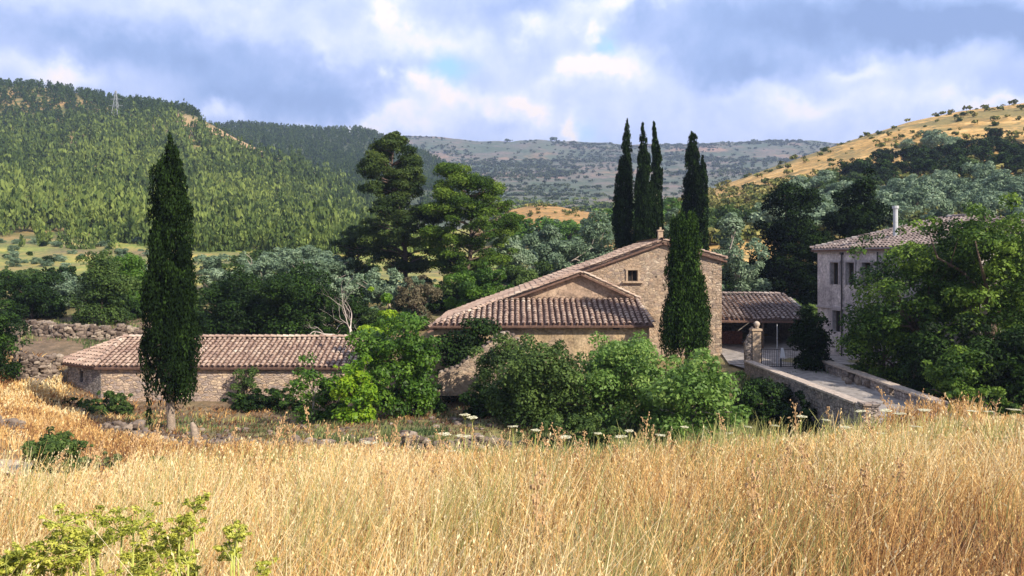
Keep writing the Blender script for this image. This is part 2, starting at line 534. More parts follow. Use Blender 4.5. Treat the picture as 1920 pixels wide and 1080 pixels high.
def gz(x, y):
    return float(ground([x], [y])[0])


thv = np.concatenate([np.radians(np.linspace(-180, -42, 40)[:-1]), np.radians(np.linspace(-42, 42, 380)), np.radians(np.linspace(42, 180, 40)[1:])])
rv = np.concatenate([[.01, .5], np.exp(np.linspace(math.log(1.2), math.log(290), 240)), [400, 700, 1300, 2500, 5000, 9000]])
TH, RR = np.meshgrid(thv, rv)
gx, gy = RR * np.sin(TH), RR * np.cos(TH)
gzv = ground(gx, gy)
nt, nr = len(thv), len(rv)
ii, jj = np.meshgrid(np.arange(nt - 1), np.arange(nr - 1))
a0 = (jj * nt + ii).ravel()
Q = np.stack([a0, a0 + 1, a0 + 1 + nt, a0 + nt], -1)

# ground zones (what grows where): r = dry straw field, g = green meadow, b = bare reddish soil
px_g = 960 + F * gx / np.maximum(gy, 1e-3)
n1 = fbm(gx / 9, gy / 9, 3.3)
front = gy > 0
edge = 27 + (px_g > 1500) * 6
left_dry = (px_g < 235 - (gy - 26) * 4) & (gy < 58)
straw = np.where(~front | (gy < edge) | left_dry, 1.0, .0)
meadow = np.where((gy > 100) & (gy < 400), np.clip(n1 * 2.4 - .4, 0, 1), np.where(gy > 75, .35, np.clip(n1 * 2.2 - .75, 0, 1) * .6))
meadow = np.where((gy > 38) & (gy < 77) & (px_g < 345), meadow * .25, meadow)
zr = straw.ravel()
zg = (meadow * (1 - straw)).ravel()
m, t = mat('ground')
co = t.n('ShaderNodeTexCoord').outputs['Object']
za = t.n('ShaderNodeAttribute', attribute_name='zone').outputs['Vector']
zs = t.n('ShaderNodeSeparateXYZ', {0: za})
nf = t.noise(co, 1.3, 8, .7).outputs[0]
nb = t.noise(co, .12, 5, .6).outputs[0]
soil = t.ramp(nf, [(.25, (.05, .032, .022)), (.45, (.13, .085, .058)), (.6, (.21, .135, .09)), (.78, (.33, .25, .17))])
sv = t.n('ShaderNodeTexVoronoi', {'Vector': co, 'Scale': 3.0})
pebble = t.n('ShaderNodeMapRange', {0: sv.outputs['Distance'], 1: .22, 2: .14}).outputs[0]
soil = t.mix(t.m('MULTIPLY', pebble, .35), soil, (.42, .34, .27))
dry = t.ramp(nf, [(.3, (.13, .08, .04)), (.5, (.27, .17, .075)), (.7, (.46, .33, .15))])
grn = t.ramp(t.m('ADD', t.m('MULTIPLY', nf, .5), t.m('MULTIPLY', nb, .5)), [(.35, (.09, .14, .03)), (.48, (.22, .27, .05)), (.56, (.42, .36, .08)), (.68, (.55, .34, .10))])
c = t.mix(zs.outputs[1], soil, grn)
c = t.mix(zs.outputs[0], c, dry)
bn = t.n('ShaderNodeBump', {'Height': nf, 'Strength': .8, 'Distance': .15})
finish(t, t.n('ShaderNodeBsdfPrincipled', {'Base Color': c, 'Roughness': .95, 'Normal': bn.outputs[0]}).outputs[0])
M['ground'] = m
me = np_mesh('ground', np.stack([gx.ravel(), gy.ravel(), gzv.ravel()], -1), Q, [m], smooth=True)
at = me.attributes.new('zone', 'FLOAT_VECTOR', 'POINT')
at.data.foreach_set('vector', np.stack([zr, zg, zr * 0], -1).astype(np.float32).ravel())
tag(link('ground', me), kind='structure')

# ------------------------------------------------------------------ hills: sheets through measured contour rows
class Hill:
    def __init__(s, rows, px0, px1, rough=0.0):
        """rows: list of (Y, [(px, py), ...]) from the foot to beyond the crest"""
        s.rows, s.px0, s.px1, s.rough = rows, px0, px1, rough

    def at(s, px, t_):
        """px array, t in 0..len(rows)-1 -> x, y, z"""
        px, t_ = np.broadcast_arrays(np.asarray(px, float), np.asarray(t_, float))
        nrow = len(s.rows)
        Ys = np.array([r[0] for r in s.rows], float)
        Zs = np.stack([Z(np.interp(px, [p[0] for p in r[1]], [p[1] for p in r[1]]), r[0]) for r in s.rows])
        i = np.clip(np.floor(t_).astype(int), 0, nrow - 2)
        f = t_ - i
        # Catmull-Rom through the rows, for height and distance alike
        g = lambda A, kx: np.take_along_axis(A, np.clip(i + kx, 0, nrow - 1)[None], 0)[0]
        YY = np.broadcast_to(Ys[(slice(None),) + (None,) * px.ndim], Zs.shape)

        def cr(A):
            p0, p1, p2, p3 = g(A, -1), g(A, 0), g(A, 1), g(A, 2)
            m1, m2 = (p2 - p0) / 2, (p3 - p1) / 2
            return (2 * f**3 - 3 * f**2 + 1) * p1 + (f**3 - 2 * f**2 + f) * m1 + (-2 * f**3 + 3 * f**2) * p2 + (f**3 - f**2) * m2
        Y = g(YY, 0) * (1 - f) + g(YY, 1) * f
        z = cr(Zs)
        x = (px - 960) / F * Y
        z = z + (fbm(x / 40, Y / 40, 1.7, 5) - .5) * s.rough
        return x, Y, z

    def mesh(s, name, m_, nu, nv):
        U, V_ = np.meshgrid(np.linspace(s.px0, s.px1, nu), np.linspace(0, len(s.rows) - 1, nv))
        x, y, z = s.at(U, V_)
        ii, jj = np.meshgrid(np.arange(nu - 1), np.arange(nv - 1))
        a = (jj * nu + ii).ravel()
        me = np_mesh(name, np.stack([x.ravel(), y.ravel(), z.ravel()], -1), np.stack([a, a + 1, a + 1 + nu, a + nu], -1), [m_], smooth=True)
        return tag(link(name, me), kind='structure')


def hill_mat(name, stops, scale, speck=None, sscale=.2, bump=1.0, patch=None, pscale=.01, prange=(.5, .6), bdist=2.0, samt=.8):
    m, t = mat(name)
    co = t.n('ShaderNodeTexCoord').outputs['Object']
    n_ = t.noise(co, scale, 8, .68).outputs[0]
    c = t.ramp(n_, stops)
    if patch:
        pm = t.n('ShaderNodeMapRange', {0: t.noise(co, pscale, 6, .6).outputs[0], 1: prange[0], 2: prange[1]}).outputs[0]
        c = t.mix(pm, c, patch)
    if speck:
        v_ = t.n('ShaderNodeTexVoronoi', {'Vector': co, 'Scale': sscale})
        dn = t.noise(co, sscale * .12, 4).outputs[0]
        thr = t.m('MULTIPLY_ADD', dn, .9, -.12)
        f = t.n('ShaderNodeMapRange', {0: t.m('SUBTRACT', v_.outputs['Distance'], thr), 1: .06, 2: -.06}).outputs[0]
        c = t.mix(t.m('MULTIPLY', f, samt), c, speck)
    bn = t.n('ShaderNodeBump', {'Height': n_, 'Strength': bump, 'Distance': bdist})
    finish(t, t.n('ShaderNodeBsdfPrincipled', {'Base Color': c, 'Roughness': .95, 'Normal': bn.outputs[0]}).outputs[0])
    return m


left_hill = Hill([
    (128, [(-1500, 520), (760, 520), (900, 540)]),
    (180, [(-1500, 440), (0, 447), (250, 452), (400, 468), (700, 492), (900, 520)]),
    (260, [(-1500, 330), (-300, 360), (0, 382), (300, 392), (500, 415), (680, 448), (760, 475), (900, 500)]),
    (380, [(-1500, 200), (-300, 270), (0, 300), (250, 305), (400, 318), (560, 360), (680, 410), (760, 455), (900, 490)]),
    (500, [(-1500, 120), (-300, 195), (0, 236), (170, 232), (300, 225), (350, 218), (400, 238), (440, 258), (500, 286), (560, 312), (620, 338), (690, 372), (760, 440), (900, 480)]),
    (620, [(-1500, 90), (-300, 120), (0, 163), (60, 165), (120, 174), (200, 192), (280, 207), (340, 226), (400, 262), (440, 290), (560, 350), (700, 410), (900, 470)]),
    (900, [(-1500, 250), (0, 300), (400, 400), (900, 480)]),
], -1500, 900, 3.0)
M['left_hill'] = hill_mat('dry_hillside', [(.3, (.07, .085, .025)), (.45, (.15, .14, .04)), (.55, (.30, .21, .08)), (.7, (.50, .31, .14))], .03, (.05, .085, .02), .12)
lh = left_hill.mesh('wooded_hill', M['left_hill'], 420, 160)
_co = np.empty(len(lh.data.vertices) * 3, np.float32)
lh.data.vertices.foreach_get('co', _co)
_co = _co.reshape(-1, 3)
_px, _py = 960 + F * _co[:, 0] / _co[:, 1], HY - F * _co[:, 2] / _co[:, 1]
_b = np.clip(1.5 - np.abs(_py - 12 - np.interp(_px, [280, 325, 400, 440, 500, 545, 620, 720], [214, 216, 240, 256, 280, 300, 336, 382])) / 16, 0, 1) * ((_px > 270) & (_px < 730)) * (_co[:, 1] < 560)
_a = lh.data.attributes.new('bare', 'FLOAT', 'POINT')
_a.data.foreach_set('value', _b.astype(np.float32))
_t = NT.__new__(NT)
_t.t = M['left_hill'].node_tree
_p = [n_ for n_ in _t.t.nodes if n_.type == 'BSDF_PRINCIPLED'][0]
_src = _p.inputs['Base Color'].links[0].from_socket
_at = _t.n('ShaderNodeAttribute', attribute_name='bare').outputs['Fac']
_no = _t.noise(_t.n('ShaderNodeTexCoord').outputs['Object'], .12, 6, .65).outputs[0]
_t.t.links.new(_t.mix(_at, _src, _t.ramp(_no, [(.35, (.22, .17, .07)), (.5, (.42, .27, .13)), (.65, (.58, .40, .24))])), _p.inputs['Base Color'])
mid_hill = Hill([
    (400, [(330, 440), (600, 430), (1000, 440)]),
    (560, [(330, 360), (600, 350), (700, 350), (900, 370), (1000, 400)]),
    (760, [(330, 290), (480, 262), (600, 290), (700, 302), (820, 345), (1000, 395)]),
    (980, [(300, 262), (380, 250), (440, 244), (520, 250), (600, 253), (680, 253), (740, 272), (800, 296), (860, 330), (1000, 380)]),
    (1200, [(300, 330), (1000, 400)]),
], 300, 1000, 5.0)
M['mid_hill'] = hill_mat('dark_hillside', [(.3, (.03, .045, .02)), (.6, (.07, .09, .04)), (.75, (.2, .16, .1))], .03)
mid_hill.mesh('wooded_ridge', M['mid_hill'], 160, 60)
ridge = Hill([
    (280, [(-400, 440), (960, 430), (1150, 425), (1400, 430), (2600, 430)]),
    (420, [(-400, 400), (960, 398), (1150, 395), (1400, 400), (2600, 400)]),
    (650, [(-400, 375), (960, 372), (1150, 372), (1400, 375), (2600, 370)]),
    (1000, [(-400, 340), (700, 332), (960, 334), (1150, 336), (1400, 330), (2600, 330)]),
    (1400, [(-400, 300), (700, 296), (960, 300), (1150, 303), (1400, 296), (1700, 296), (2600, 300)]),
    (1800, [(-400, 262), (700, 256), (790, 259), (840, 262), (900, 268), (960, 269), (1010, 264), (1060, 268), (1130, 271), (1180, 276), (1250, 274), (1330, 272), (1400, 268), (1460, 265), (1530, 268), (1560, 273), (1700, 280), (2600, 290)]),
    (1900, [(-400, 262), (700, 260), (960, 272), (1330, 275), (1530, 270), (2600, 290)]),
    (3000, [(-400, 330), (2600, 340)]),
], -400, 2600, 9.0)
M['ridge'] = hill_mat('scrub_ridge', [(.28, (.05, .075, .05)), (.42, (.075, .11, .065)), (.52, (.12, .125, .09)), (.62, (.20, .15, .125)), (.75, (.33, .24, .18))], .012, (.040, .065, .035), .085, 1.0, (.33, .20, .13), .0045, (.56, .66), 5.0, .85)
ridge.mesh('far_ridge', M['ridge'], 420, 170)
mound = Hill([
    (185, [(860, 470), (1000, 450), (1130, 450), (1260, 470)]),
    (215, [(860, 450), (940, 420), (1000, 411), (1100, 412), (1170, 425), (1260, 460)]),
    (260, [(860, 450), (930, 410), (955, 394), (1000, 385), (1050, 388), (1100, 398), (1170, 402), (1260, 450)]),
    (300, [(860, 450), (930, 415), (1000, 400), (1100, 412), (1260, 460)]),
], 860, 1260, 1.2)
M['mound'] = hill_mat('ochre_mound', [(.3, (.22, .14, .05)), (.5, (.42, .23, .07)), (.65, (.55, .32, .12))], .12, (.14, .13, .04), .7, 1.0, bdist=1.0, samt=.75)
mound.mesh('ochre_hillock', M['mound'], 90, 30)
right_hill = Hill([
    (92, [(1080, 560), (1200, 520), (1300, 500), (3300, 470)]),
    (125, [(1080, 500), (1200, 470), (1300, 440), (1400, 428), (1600, 415), (1920, 405), (3300, 380)]),
    (165, [(1080, 470), (1200, 430), (1300, 402), (1400, 388), (1600, 352), (1750, 335), (1920, 322), (3300, 260)]),
    (220, [(1080, 470), (1200, 418), (1300, 382), (1400, 355), (1500, 325), (1600, 296), (1750, 262), (1920, 240), (3300, 120)]),
    (290, [(1080, 460), (1200, 408), (1280, 375), (1340, 353), (1400, 331), (1500, 297), (1600, 262), (1700, 232), (1800, 210), (1920, 194), (2400, 140), (3300, 90)]),
    (380, [(1080, 480), (1200, 430), (1400, 380), (1920, 280), (3300, 200)]),
], 1080, 3300, 1.6)
M['right_hill'] = hill_mat('golden_grass_slope', [(.30, (.16, .12, .035)), (.42, (.36, .22, .06)), (.53, (.60, .36, .11)), (.70, (.78, .54, .23))], .13, (.13, .125, .04), .55, 1.0, (.24, .19, .06), .035, (.50, .60), .8, .75)
right_hill.mesh('golden_hill', M['right_hill'], 420, 150)

# ------------------------------------------------------------------ foliage
def unit(v_):
    return v_ / (np.linalg.norm(v_, axis=-1, keepdims=True) + 1e-9)


def leaves(r_, C, N, size, asp, tint, stretch=None):
    """diamond leaves at C facing N"""
    n = len(C)
    N = unit(N)
    T_ = unit(np.cross(N, unit(r_.normal(size=(n, 3)))))
    if stretch is not None:      # long axis follows a given direction
        T_ = unit(stretch + .35 * r_.normal(size=(n, 3)))
        N = unit(N - T_ * (N * T_).sum(-1, keepdims=True))
    B = np.cross(N, T_)
    s_ = size * r_.uniform(.6, 1.4, n)[:, None]
    V = np.stack([C - T_ * s_, C + B * s_ * asp, C + T_ * s_, C - B * s_ * asp], 1).reshape(-1, 3)
    Q_ = np.arange(4 * n).reshape(n, 4)
    return V, Q_, tint


def crown_mesh(name, r_, lumps, n, size, asp, m_, up=0.0, shell=.25, stretch=None, contrast=.5):
    """lumps (k,6): centres and radii. Leaves sit in the outer shell of every lump."""
    lumps = np.asarray(lumps, float)
    rad = lumps[:, 3:6]
    area = (rad[:, 0] * rad[:, 1] + rad[:, 1] * rad[:, 2] + rad[:, 0] * rad[:, 2])
    idx = r_.choice(len(lumps), n, p=area / area.sum())
    d = unit(r_.normal(size=(n, 3)))
    d[:, 2] = np.where((d[:, 2] < -.3) & (r_.random(n) < .6), -d[:, 2], d[:, 2])
    f = 1.0 - shell * r_.random(n) ** .8 + .12 * r_.normal(size=n) * shell * 2
    C = lumps[idx, :3] + d * rad[idx] * f[:, None]
    N = unit(d * .9 + .55 * r_.normal(size=(n, 3)) + np.array([0, 0, up]))
    lt = r_.random(len(lumps))
    tint = np.clip(.5 + (lt[idx] - .5) * contrast + (r_.random(n) - .5) * .55, 0, 1)
    st = None if stretch is None else np.broadcast_to(np.array(stretch, float), (n, 3))
    V, Q_, tint = leaves(r_, C, N, size, asp, tint, st)
    return np_mesh(name, V, Q_, [m_], tint)


def ellipsoid_lumps(r_, k_, rx, ry, rz, cz, lr, flat=.25):
    """lumps that fill the outer part of a boxy, uneven ellipsoid whose centre is at height cz"""
    d = unit(r_.normal(size=(k_, 3)))
    d[:, 2] = np.where(d[:, 2] < -flat, -d[:, 2] * .6, d[:, 2])
    d = d / ((np.abs(d) ** 2.7).sum(-1, keepdims=True) ** (1 / 2.7))
    o1, o2 = r_.uniform(0, 40, 2)
    f = r_.uniform(.30, .92, k_) * (.78 + .5 * vnoise(d[:, 0] * 1.7 + o1, d[:, 1] * 1.7 + o2, d[:, 2] * 1.7 + 9))
    q = r_.uniform(.6, 1.4, k_)
    spray = r_.random(k_) < .22
    f = np.where(spray, r_.uniform(.95, 1.15, k_), f)
    q = np.where(spray, q * .5, q)
    L = np.zeros((k_, 6))
    L[:, 0], L[:, 1], L[:, 2] = d[:, 0] * rx * f, d[:, 1] * ry * f, cz + d[:, 2] * rz * f
    L[:, 3], L[:, 4], L[:, 5] = lr * q, lr * q, lr * q * .8
    return L


def limbs(bf, base, top, r0, r1, r_, wob=.12, seg=5, sides=6):
    base, top = np.array(base, float), np.array(top, float)
    ln = np.linalg.norm(top - base)
    pts, rad = [], []
    for i in range(seg + 1):
        f = i / seg
        p = base * (1 - f) + top * f
        if 0 < i < seg:
            p = p + r_.normal(size=3) * wob * ln * .25
        pts.append(p)
        rad.append(r0 * (1 - f) + r1 * f)
    bf.tube(pts, rad, sides)


def broadleaf(name, label, cat, px, Y, top, wpx, m_, bottom=None, leaf=.11, cover=2.6, k_=26, lr=None, depth=1.0, bark='bark', asp=.55,
              group=None, seed=None, up=.3, trunk_r=None, shell=.3, contrast=.6, base_dx=0, stems=1, flat=.25, extra=None, part='crown'):
    """a tree or shrub standing on the ground at picture column px and distance Y; top and bottom are the rows its crown spans"""
    r_ = np.random.default_rng(seed if seed is not None else int(px * 13 + Y * 7 + top) % 100000)
    x = X(px, Y)
    gzz = gz(x + base_dx, Y)
    w = wpx / F * Y
    ztop = Z(top, Y) - gzz
    zbot = (Z(bottom, Y) - gzz) if bottom is not None else .15
    zbot = max(zbot, .05)
    h = ztop - zbot
    root = empty(name, (x, Y, gzz - .05))
    tag(root, label, cat, group)
    lr = lr or min(w, h) * .17
    k_ = int(k_ * 1.5)
    if name not in ('robinia_tree',):
        flat = 1.0
        zbot = min(zbot, h * .12 + .1)
        h = ztop - zbot
    rx, rz = w / 2 - lr * .45, h / 2 - lr * .3
    L = ellipsoid_lumps(r_, k_, max(rx, .2), max(rx * depth, .2), max(rz, .2), zbot + h / 2, lr, flat)
    if name not in ('robinia_tree',):
        ns = 10
        aa = np.arange(ns) * 2.4
        L = np.concatenate([L, np.stack([rx * .72 * np.cos(aa), rx * depth * .72 * np.sin(aa), np.full(ns, lr * .5) + r_.random(ns) * lr, np.full(ns, lr), np.full(ns, lr), np.full(ns, lr)], -1)])
    if extra is not None:
        L = np.concatenate([L, np.array(extra, float)])
    s_ = max(leaf, .0014 * Y)
    A = math.pi / 4 * w * h
    n = int(min(60000, cover * 3 * A / (2 * s_ * s_ * asp)))
    link(part, crown_mesh(part, r_, L, n, s_, asp, m_, up, shell, None, contrast), root)
    bf = Buf()
    tr = trunk_r or max(.05, .028 * (ztop))
    mid = (0, 0, zbot + h * .3)
    for s__ in range(stems):
        bx, by = (base_dx + r_.normal() * .25 * (stems > 1), r_.normal() * .25 * (stems > 1))
        limbs(bf, (bx, by, -.3), (mid[0] + bx * .5, mid[1], mid[2]), tr, tr * .6, r_)
    for j in r_.choice(len(L), min(9, len(L)), replace=False):
        limbs(bf, mid, L[j, :3], tr * .5, tr * .1, r_, .2, 4, 5)
    link('trunk' if stems == 1 else 'stem', bf.mesh('trunk', [M[bark]], True, False), root)
    return root


def cypress(label, px, Y, top, bottom, prof, m_='cypress', leaf=.10, cover=4.2, base_py=None, dx=0, extra=None, trunk=.2, seed=1, group=None):
    """prof: list of (row, half width in px) down the crown"""
    r_ = np.random.default_rng(seed)
    x = X(px, Y)
    g = gz(x, Y) if base_py is None else Z(base_py, Y)
    root = empty('cypress', (x, Y, g))
    tag(root, label, 'cypress tree', group)
    zt, zb = Z(top, Y) - g, Z(bottom, Y) - g
    rows_ = np.array([Z(p[0], Y) - g for p in prof])[::-1]
    hw = np.array([p[1] / F * Y for p in prof])[::-1]
    cx = np.array([(p[2] if len(p) > 2 else 0) / F * Y for p in prof])[::-1]
    K = 230
    zz = r_.uniform(zb, zt, K)
    R0 = np.interp(zz, rows_, hw)
    CX = np.interp(zz, rows_, cx)
    a = r_.uniform(0, 2 * math.pi, K)
    lr = np.clip(R0 * r_.uniform(.22, .42, K), .10, .5)
    rr_ = np.clip(R0 - lr * .9, 0, None) * r_.uniform(.72, 1.2, K)
    L = np.stack([CX + rr_ * np.cos(a), rr_ * np.sin(a), zz, lr, lr, lr * r_.uniform(1.8, 3.2, K)], -1)
    # a solid heart of the same foliage
    hz = np.linspace(zb + .3, zt - .4, 26)
    hr = np.interp(hz, rows_, hw) * .62
    L = np.concatenate([L, np.stack([np.interp(hz, rows_, cx), hz * 0, hz, hr, hr, hr * 0 + (zt - zb) / 26], -1)])
    if extra is not None:
        L = np.concatenate([L, np.array(extra, float)])
    A = np.trapz(np.interp(np.linspace(zb, zt, 50), rows_, hw) * 2, np.linspace(zb, zt, 50))
    s_ = max(leaf, .0016 * Y)
    n = int(min(70000, cover * 3 * A / (2 * s_ * s_ * .4)))
    link('crown', crown_mesh('crown', r_, L, n, s_, .4, M[m_], .1, .35, (0, 0, 1), .55), root)
    bf = Buf()
    bf.tube([(0, 0, -.4), (.03, 0, .2), (-.02, 0, zb + .4), (0, 0, zb + (zt - zb) * .5)], [trunk * 1.45, trunk * 1.1, trunk, trunk * .4], 9)
    link('trunk', bf.mesh('trunk', [M['cyp_bark']], True, False), root)
    return root


def pine(label, px, Y, top, bottom, prof, m_, seed, leaf=.13, cover=2.6, K=90, lr=(.55, 1.25), sq=.55, trunk=.3, tiltx=0):
    """umbrella tufts on whorled boughs; prof rows (row, half width px, offset px)"""
    r_ = np.random.default_rng(seed)
    x = X(px, Y)
    g = gz(x, Y)
    root = empty('pine_tree', (x, Y, g))
    tag(root, label, 'pine tree')
    zt, zb = Z(top, Y) - g, Z(bottom, Y) - g
    rows_ = np.array([Z(p[0], Y) - g for p in prof])[::-1]
    hw = np.array([p[1] / F * Y for p in prof])[::-1]
    cx = np.array([p[2] / F * Y for p in prof])[::-1]
    zz = np.sort(r_.uniform(zb, zt, K))
    R0, CX = np.interp(zz, rows_, hw), np.interp(zz, rows_, cx)
    a = r_.uniform(0, 2 * math.pi, K)
    q = np.minimum(r_.uniform(*lr, K), R0 * .55 + .25)
    rr_ = np.clip(R0 - q * .6, 0, None) * np.sqrt(r_.uniform(.2, 1.3, K))
    L = np.stack([CX + rr_ * np.cos(a), rr_ * np.sin(a), zz, q, q, q * sq], -1)
    A = np.trapz(np.interp(np.linspace(zb, zt, 50), rows_, hw) * 2, np.linspace(zb, zt, 50))
    s_ = max(leaf, .0016 * Y)
    n = int(min(70000, cover * 3 * A / (2 * s_ * s_ * .35)))
    link('crown', crown_mesh('crown', r_, L, n, s_, .35, M[m_], .5, .4, None, .7), root)
    bf = Buf()
    axis = [(np.interp(z_, rows_, cx) if z_ > 0 else 0, 0, z_) for z_ in np.linspace(-.4, zt * .93, 9)]
    bf.tube(axis, np.linspace(trunk, .05, 9), 8)
    for j in range(0, K, 2):
        z0 = L[j, 2] - rr_[j] * .35
        limbs(bf, (np.interp(z0, rows_, cx), 0, max(z0, 1)), L[j, :3], trunk * .28, .03, r_, .12, 3, 5)
    link('trunk', bf.mesh('trunk', [M['bark']], True, False), root)
    return root


# --- cypresses
cypress('tall broad dark cypress alone in front of the long low barn', 320, 42, 256, 752,
        [(256, 1, -2), (280, 12, 0), (310, 22, 2), (360, 32, 3), (430, 37, 2), (500, 42, 2), (560, 49, 0), (620, 52, -1), (690, 53, -1), (725, 44, 2), (745, 24, 5), (755, 3, 6)],
        leaf=.085, base_py=806, trunk=.19, seed=5,
        extra=[(X(291, 42) - X(320, 42), 0, Z(p_, 42) - Z(792, 42), .22 + .25 * (1 - abs(i - 3) / 5), .3, .75) for i, p_ in enumerate((320, 345, 375, 400, 440, 480, 520))]
        + [(X(274 + i, 42) - X(320, 42), .1, Z(p_, 42) - Z(792, 42), .17, .17, .4) for i, p_ in enumerate((700, 725, 745, 765, 782))])
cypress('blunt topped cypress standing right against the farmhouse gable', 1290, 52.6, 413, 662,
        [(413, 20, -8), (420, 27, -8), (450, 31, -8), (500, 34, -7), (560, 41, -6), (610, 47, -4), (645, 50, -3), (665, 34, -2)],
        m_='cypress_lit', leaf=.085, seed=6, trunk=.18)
cypress('cypress behind the farmhouse, leftmost and tallest of the three together', 1170, 76, 226, 470,
        [(226, 2, 6), (250, 7, 6), (290, 11, 4), (340, 17, 1), (400, 21, -1), (470, 22, -2)], seed=7, leaf=.11)
cypress('middle cypress of the three together behind the farmhouse roof', 1208, 74, 234, 470,
        [(234, 2, -3), (260, 7, -2), (300, 13, 0), (360, 19, 0), (420, 21, 0), (470, 22, 0)], seed=8, leaf=.11)
cypress('slim cypress, rightmost of the three together behind the roof', 1231, 79, 230, 470,
        [(230, 2, -5), (260, 6, -3), (300, 10, 0), (360, 12, 1), (470, 13, 1)], seed=9, leaf=.11)
cypress('thick cypress rising just behind the blunt one beside the gable', 1298, 78, 250, 480,
        [(250, 3, 1), (262, 9, 1), (290, 13, 0), (340, 17, 0), (400, 20, 0), (480, 20, 0)], seed=10, leaf=.11)
cypress('short thin cypress leaning on the right of the thick pair', 1318, 76.5, 296, 480,
        [(296, 2, 0), (315, 8, 0), (360, 10, 0), (480, 11, 0)], seed=11, leaf=.11)
# --- pines behind the farm
pine('tall dark pine with ragged crown, left of the two big pines', 740, 86, 250, 505,
     [(250, 6, 2), (262, 22, 0), (285, 48, -4), (320, 60, -6), (370, 66, 2), (400, 74, 10), (440, 78, 18), (480, 70, 20), (505, 40, 20)], 'pine', 21, K=220, lr=(.5, 1.25), cover=3.5)
pine('broad lighter green pine with layered crown beside the tall one', 880, 82, 311, 525,
     [(311, 14, -40), (326, 45, -22), (350, 66, -4), (400, 92, 4), (440, 90, 4), (480, 78, 2), (525, 45, -10)], 'pine_green', 22, K=170, lr=(.55, 1.3), cover=3.3)
pine('small brownish pine below the left of the tall dark pine', 668, 93, 425, 510,
     [(425, 10, 0), (445, 40, 0), (480, 50, 4), (510, 35, 0)], 'pine', 23, K=40, trunk=.2)
# --- conifers over the shed and right house
B = broadleaf
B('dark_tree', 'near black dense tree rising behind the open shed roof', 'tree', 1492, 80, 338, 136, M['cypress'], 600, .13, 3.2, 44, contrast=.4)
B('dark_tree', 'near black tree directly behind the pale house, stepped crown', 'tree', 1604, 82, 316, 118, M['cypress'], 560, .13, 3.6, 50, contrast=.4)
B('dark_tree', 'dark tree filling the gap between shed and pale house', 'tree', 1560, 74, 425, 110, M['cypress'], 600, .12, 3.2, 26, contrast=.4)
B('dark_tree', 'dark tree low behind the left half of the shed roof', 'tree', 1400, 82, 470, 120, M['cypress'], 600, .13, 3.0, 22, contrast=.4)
# --- olives nearest the farm
OL = [
    ('grey olive tree right of the two tall pines, behind the roof slope', 1040, 94, 416, 175, 505),
    ('grey olive tree tucked between the broad pine and the larger olive', 965, 88, 440, 100, 515),
    ('grey olive tree just left of the three cypresses', 1115, 96, 402, 100, 500),
    ('rounded silver olive tree right of the cypress pair, above the shed', 1382, 77, 398, 108, 560),
    ('wide silver olive tree left of the pines, behind the dark evergreens', 572, 86, 460, 165, 530),
    ('smaller olive tree far left of the wide silver one', 490, 90, 468, 80, 520),
    ('grey olive tree in front of the tall pine trunk', 735, 73, 498, 170, 570),
    ('grey olive tree right beside the dark evergreen clump', 632, 78, 506, 100, 560),
    ('olive tree half hidden behind the dark shrubs at far left', 140, 82, 500, 110, 575),
    ('small olive tree just left of the tall lone cypress', 262, 84, 490, 60, 560),
    ('pale olive tree in the gap right of the rightmost trio cypress', 1262, 90, 385, 56, 470),
]
for lb, px, Y, tp, wp, bt in OL:
    B('olive_tree', lb, 'olive tree', px, Y, tp, wp, M['olive'], bt, .12, 3.0, 30, contrast=.5, stems=2, bark='pale_bark')
# --- dark evergreens and shrubs at mid distance
B('evergreen_tree', 'dark round evergreen just right of the tall lone cypress', 'evergreen tree', 440, 68, 502, 150, M['dark'], 632, .10, 3.6, 36, contrast=.4)
B('evergreen_tree', 'dark round evergreen whose right side meets the dead branches', 'evergreen tree', 555, 67, 498, 150, M['dark'], 632, .10, 3.6, 36, contrast=.4)
B('evergreen_tree', 'dark evergreen at the left behind the stony terrace', 'evergreen tree', 62, 76, 500, 130, M['dark'], 612, .11, 3.4, 30, contrast=.4)
B('evergreen_tree', 'light green tree between the left olives and the lone cypress', 'tree', 190, 72, 470, 112, M['midgreen'], 600, .10, 3.0, 34, contrast=.5)
B('evergreen_tree', 'fresh green bushy tree just behind the left of the lone cypress', 'tree', 240, 80, 472, 90, M['green'], 585, .11, 3.0, 28, contrast=.5)
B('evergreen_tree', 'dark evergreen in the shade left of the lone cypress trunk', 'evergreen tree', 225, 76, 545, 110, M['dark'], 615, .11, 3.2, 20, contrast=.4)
B('shrub', 'dark green shrub hanging over the wall at the far left edge', 'shrub', -4, 55, 572, 104, M['dark'], 695, .09, 3.4, 30, contrast=.6, group=None)
B('shrub', 'fresh green bush behind the low left eave of the farmhouse', 'shrub', 895, 76, 494, 150, M['green'], 580, .10, 3.2, 30, contrast=.5)
B('shrub', 'green bush behind the middle of the long roof slope', 'shrub', 985, 79, 486, 120, M['midgreen'], 560, .10, 3.2, 26, contrast=.5)
B('shrub', 'brownish half dry bush left of the farmhouse roof corner', 'shrub', 782, 70, 518, 76, M['brown'], 600, .09, 2.6, 22, contrast=.5)
B('evergreen_tree', 'dark evergreen right behind the pale dead branches', 'evergreen tree', 645, 67, 548, 110, M['dark'], 640, .10, 3.4, 26, contrast=.4)
B('shrub', 'small olive green bush behind the small walnut crown', 'shrub', 700, 66, 560, 70, M['midgreen'], 625, .09, 2.6, 18, contrast=.5)

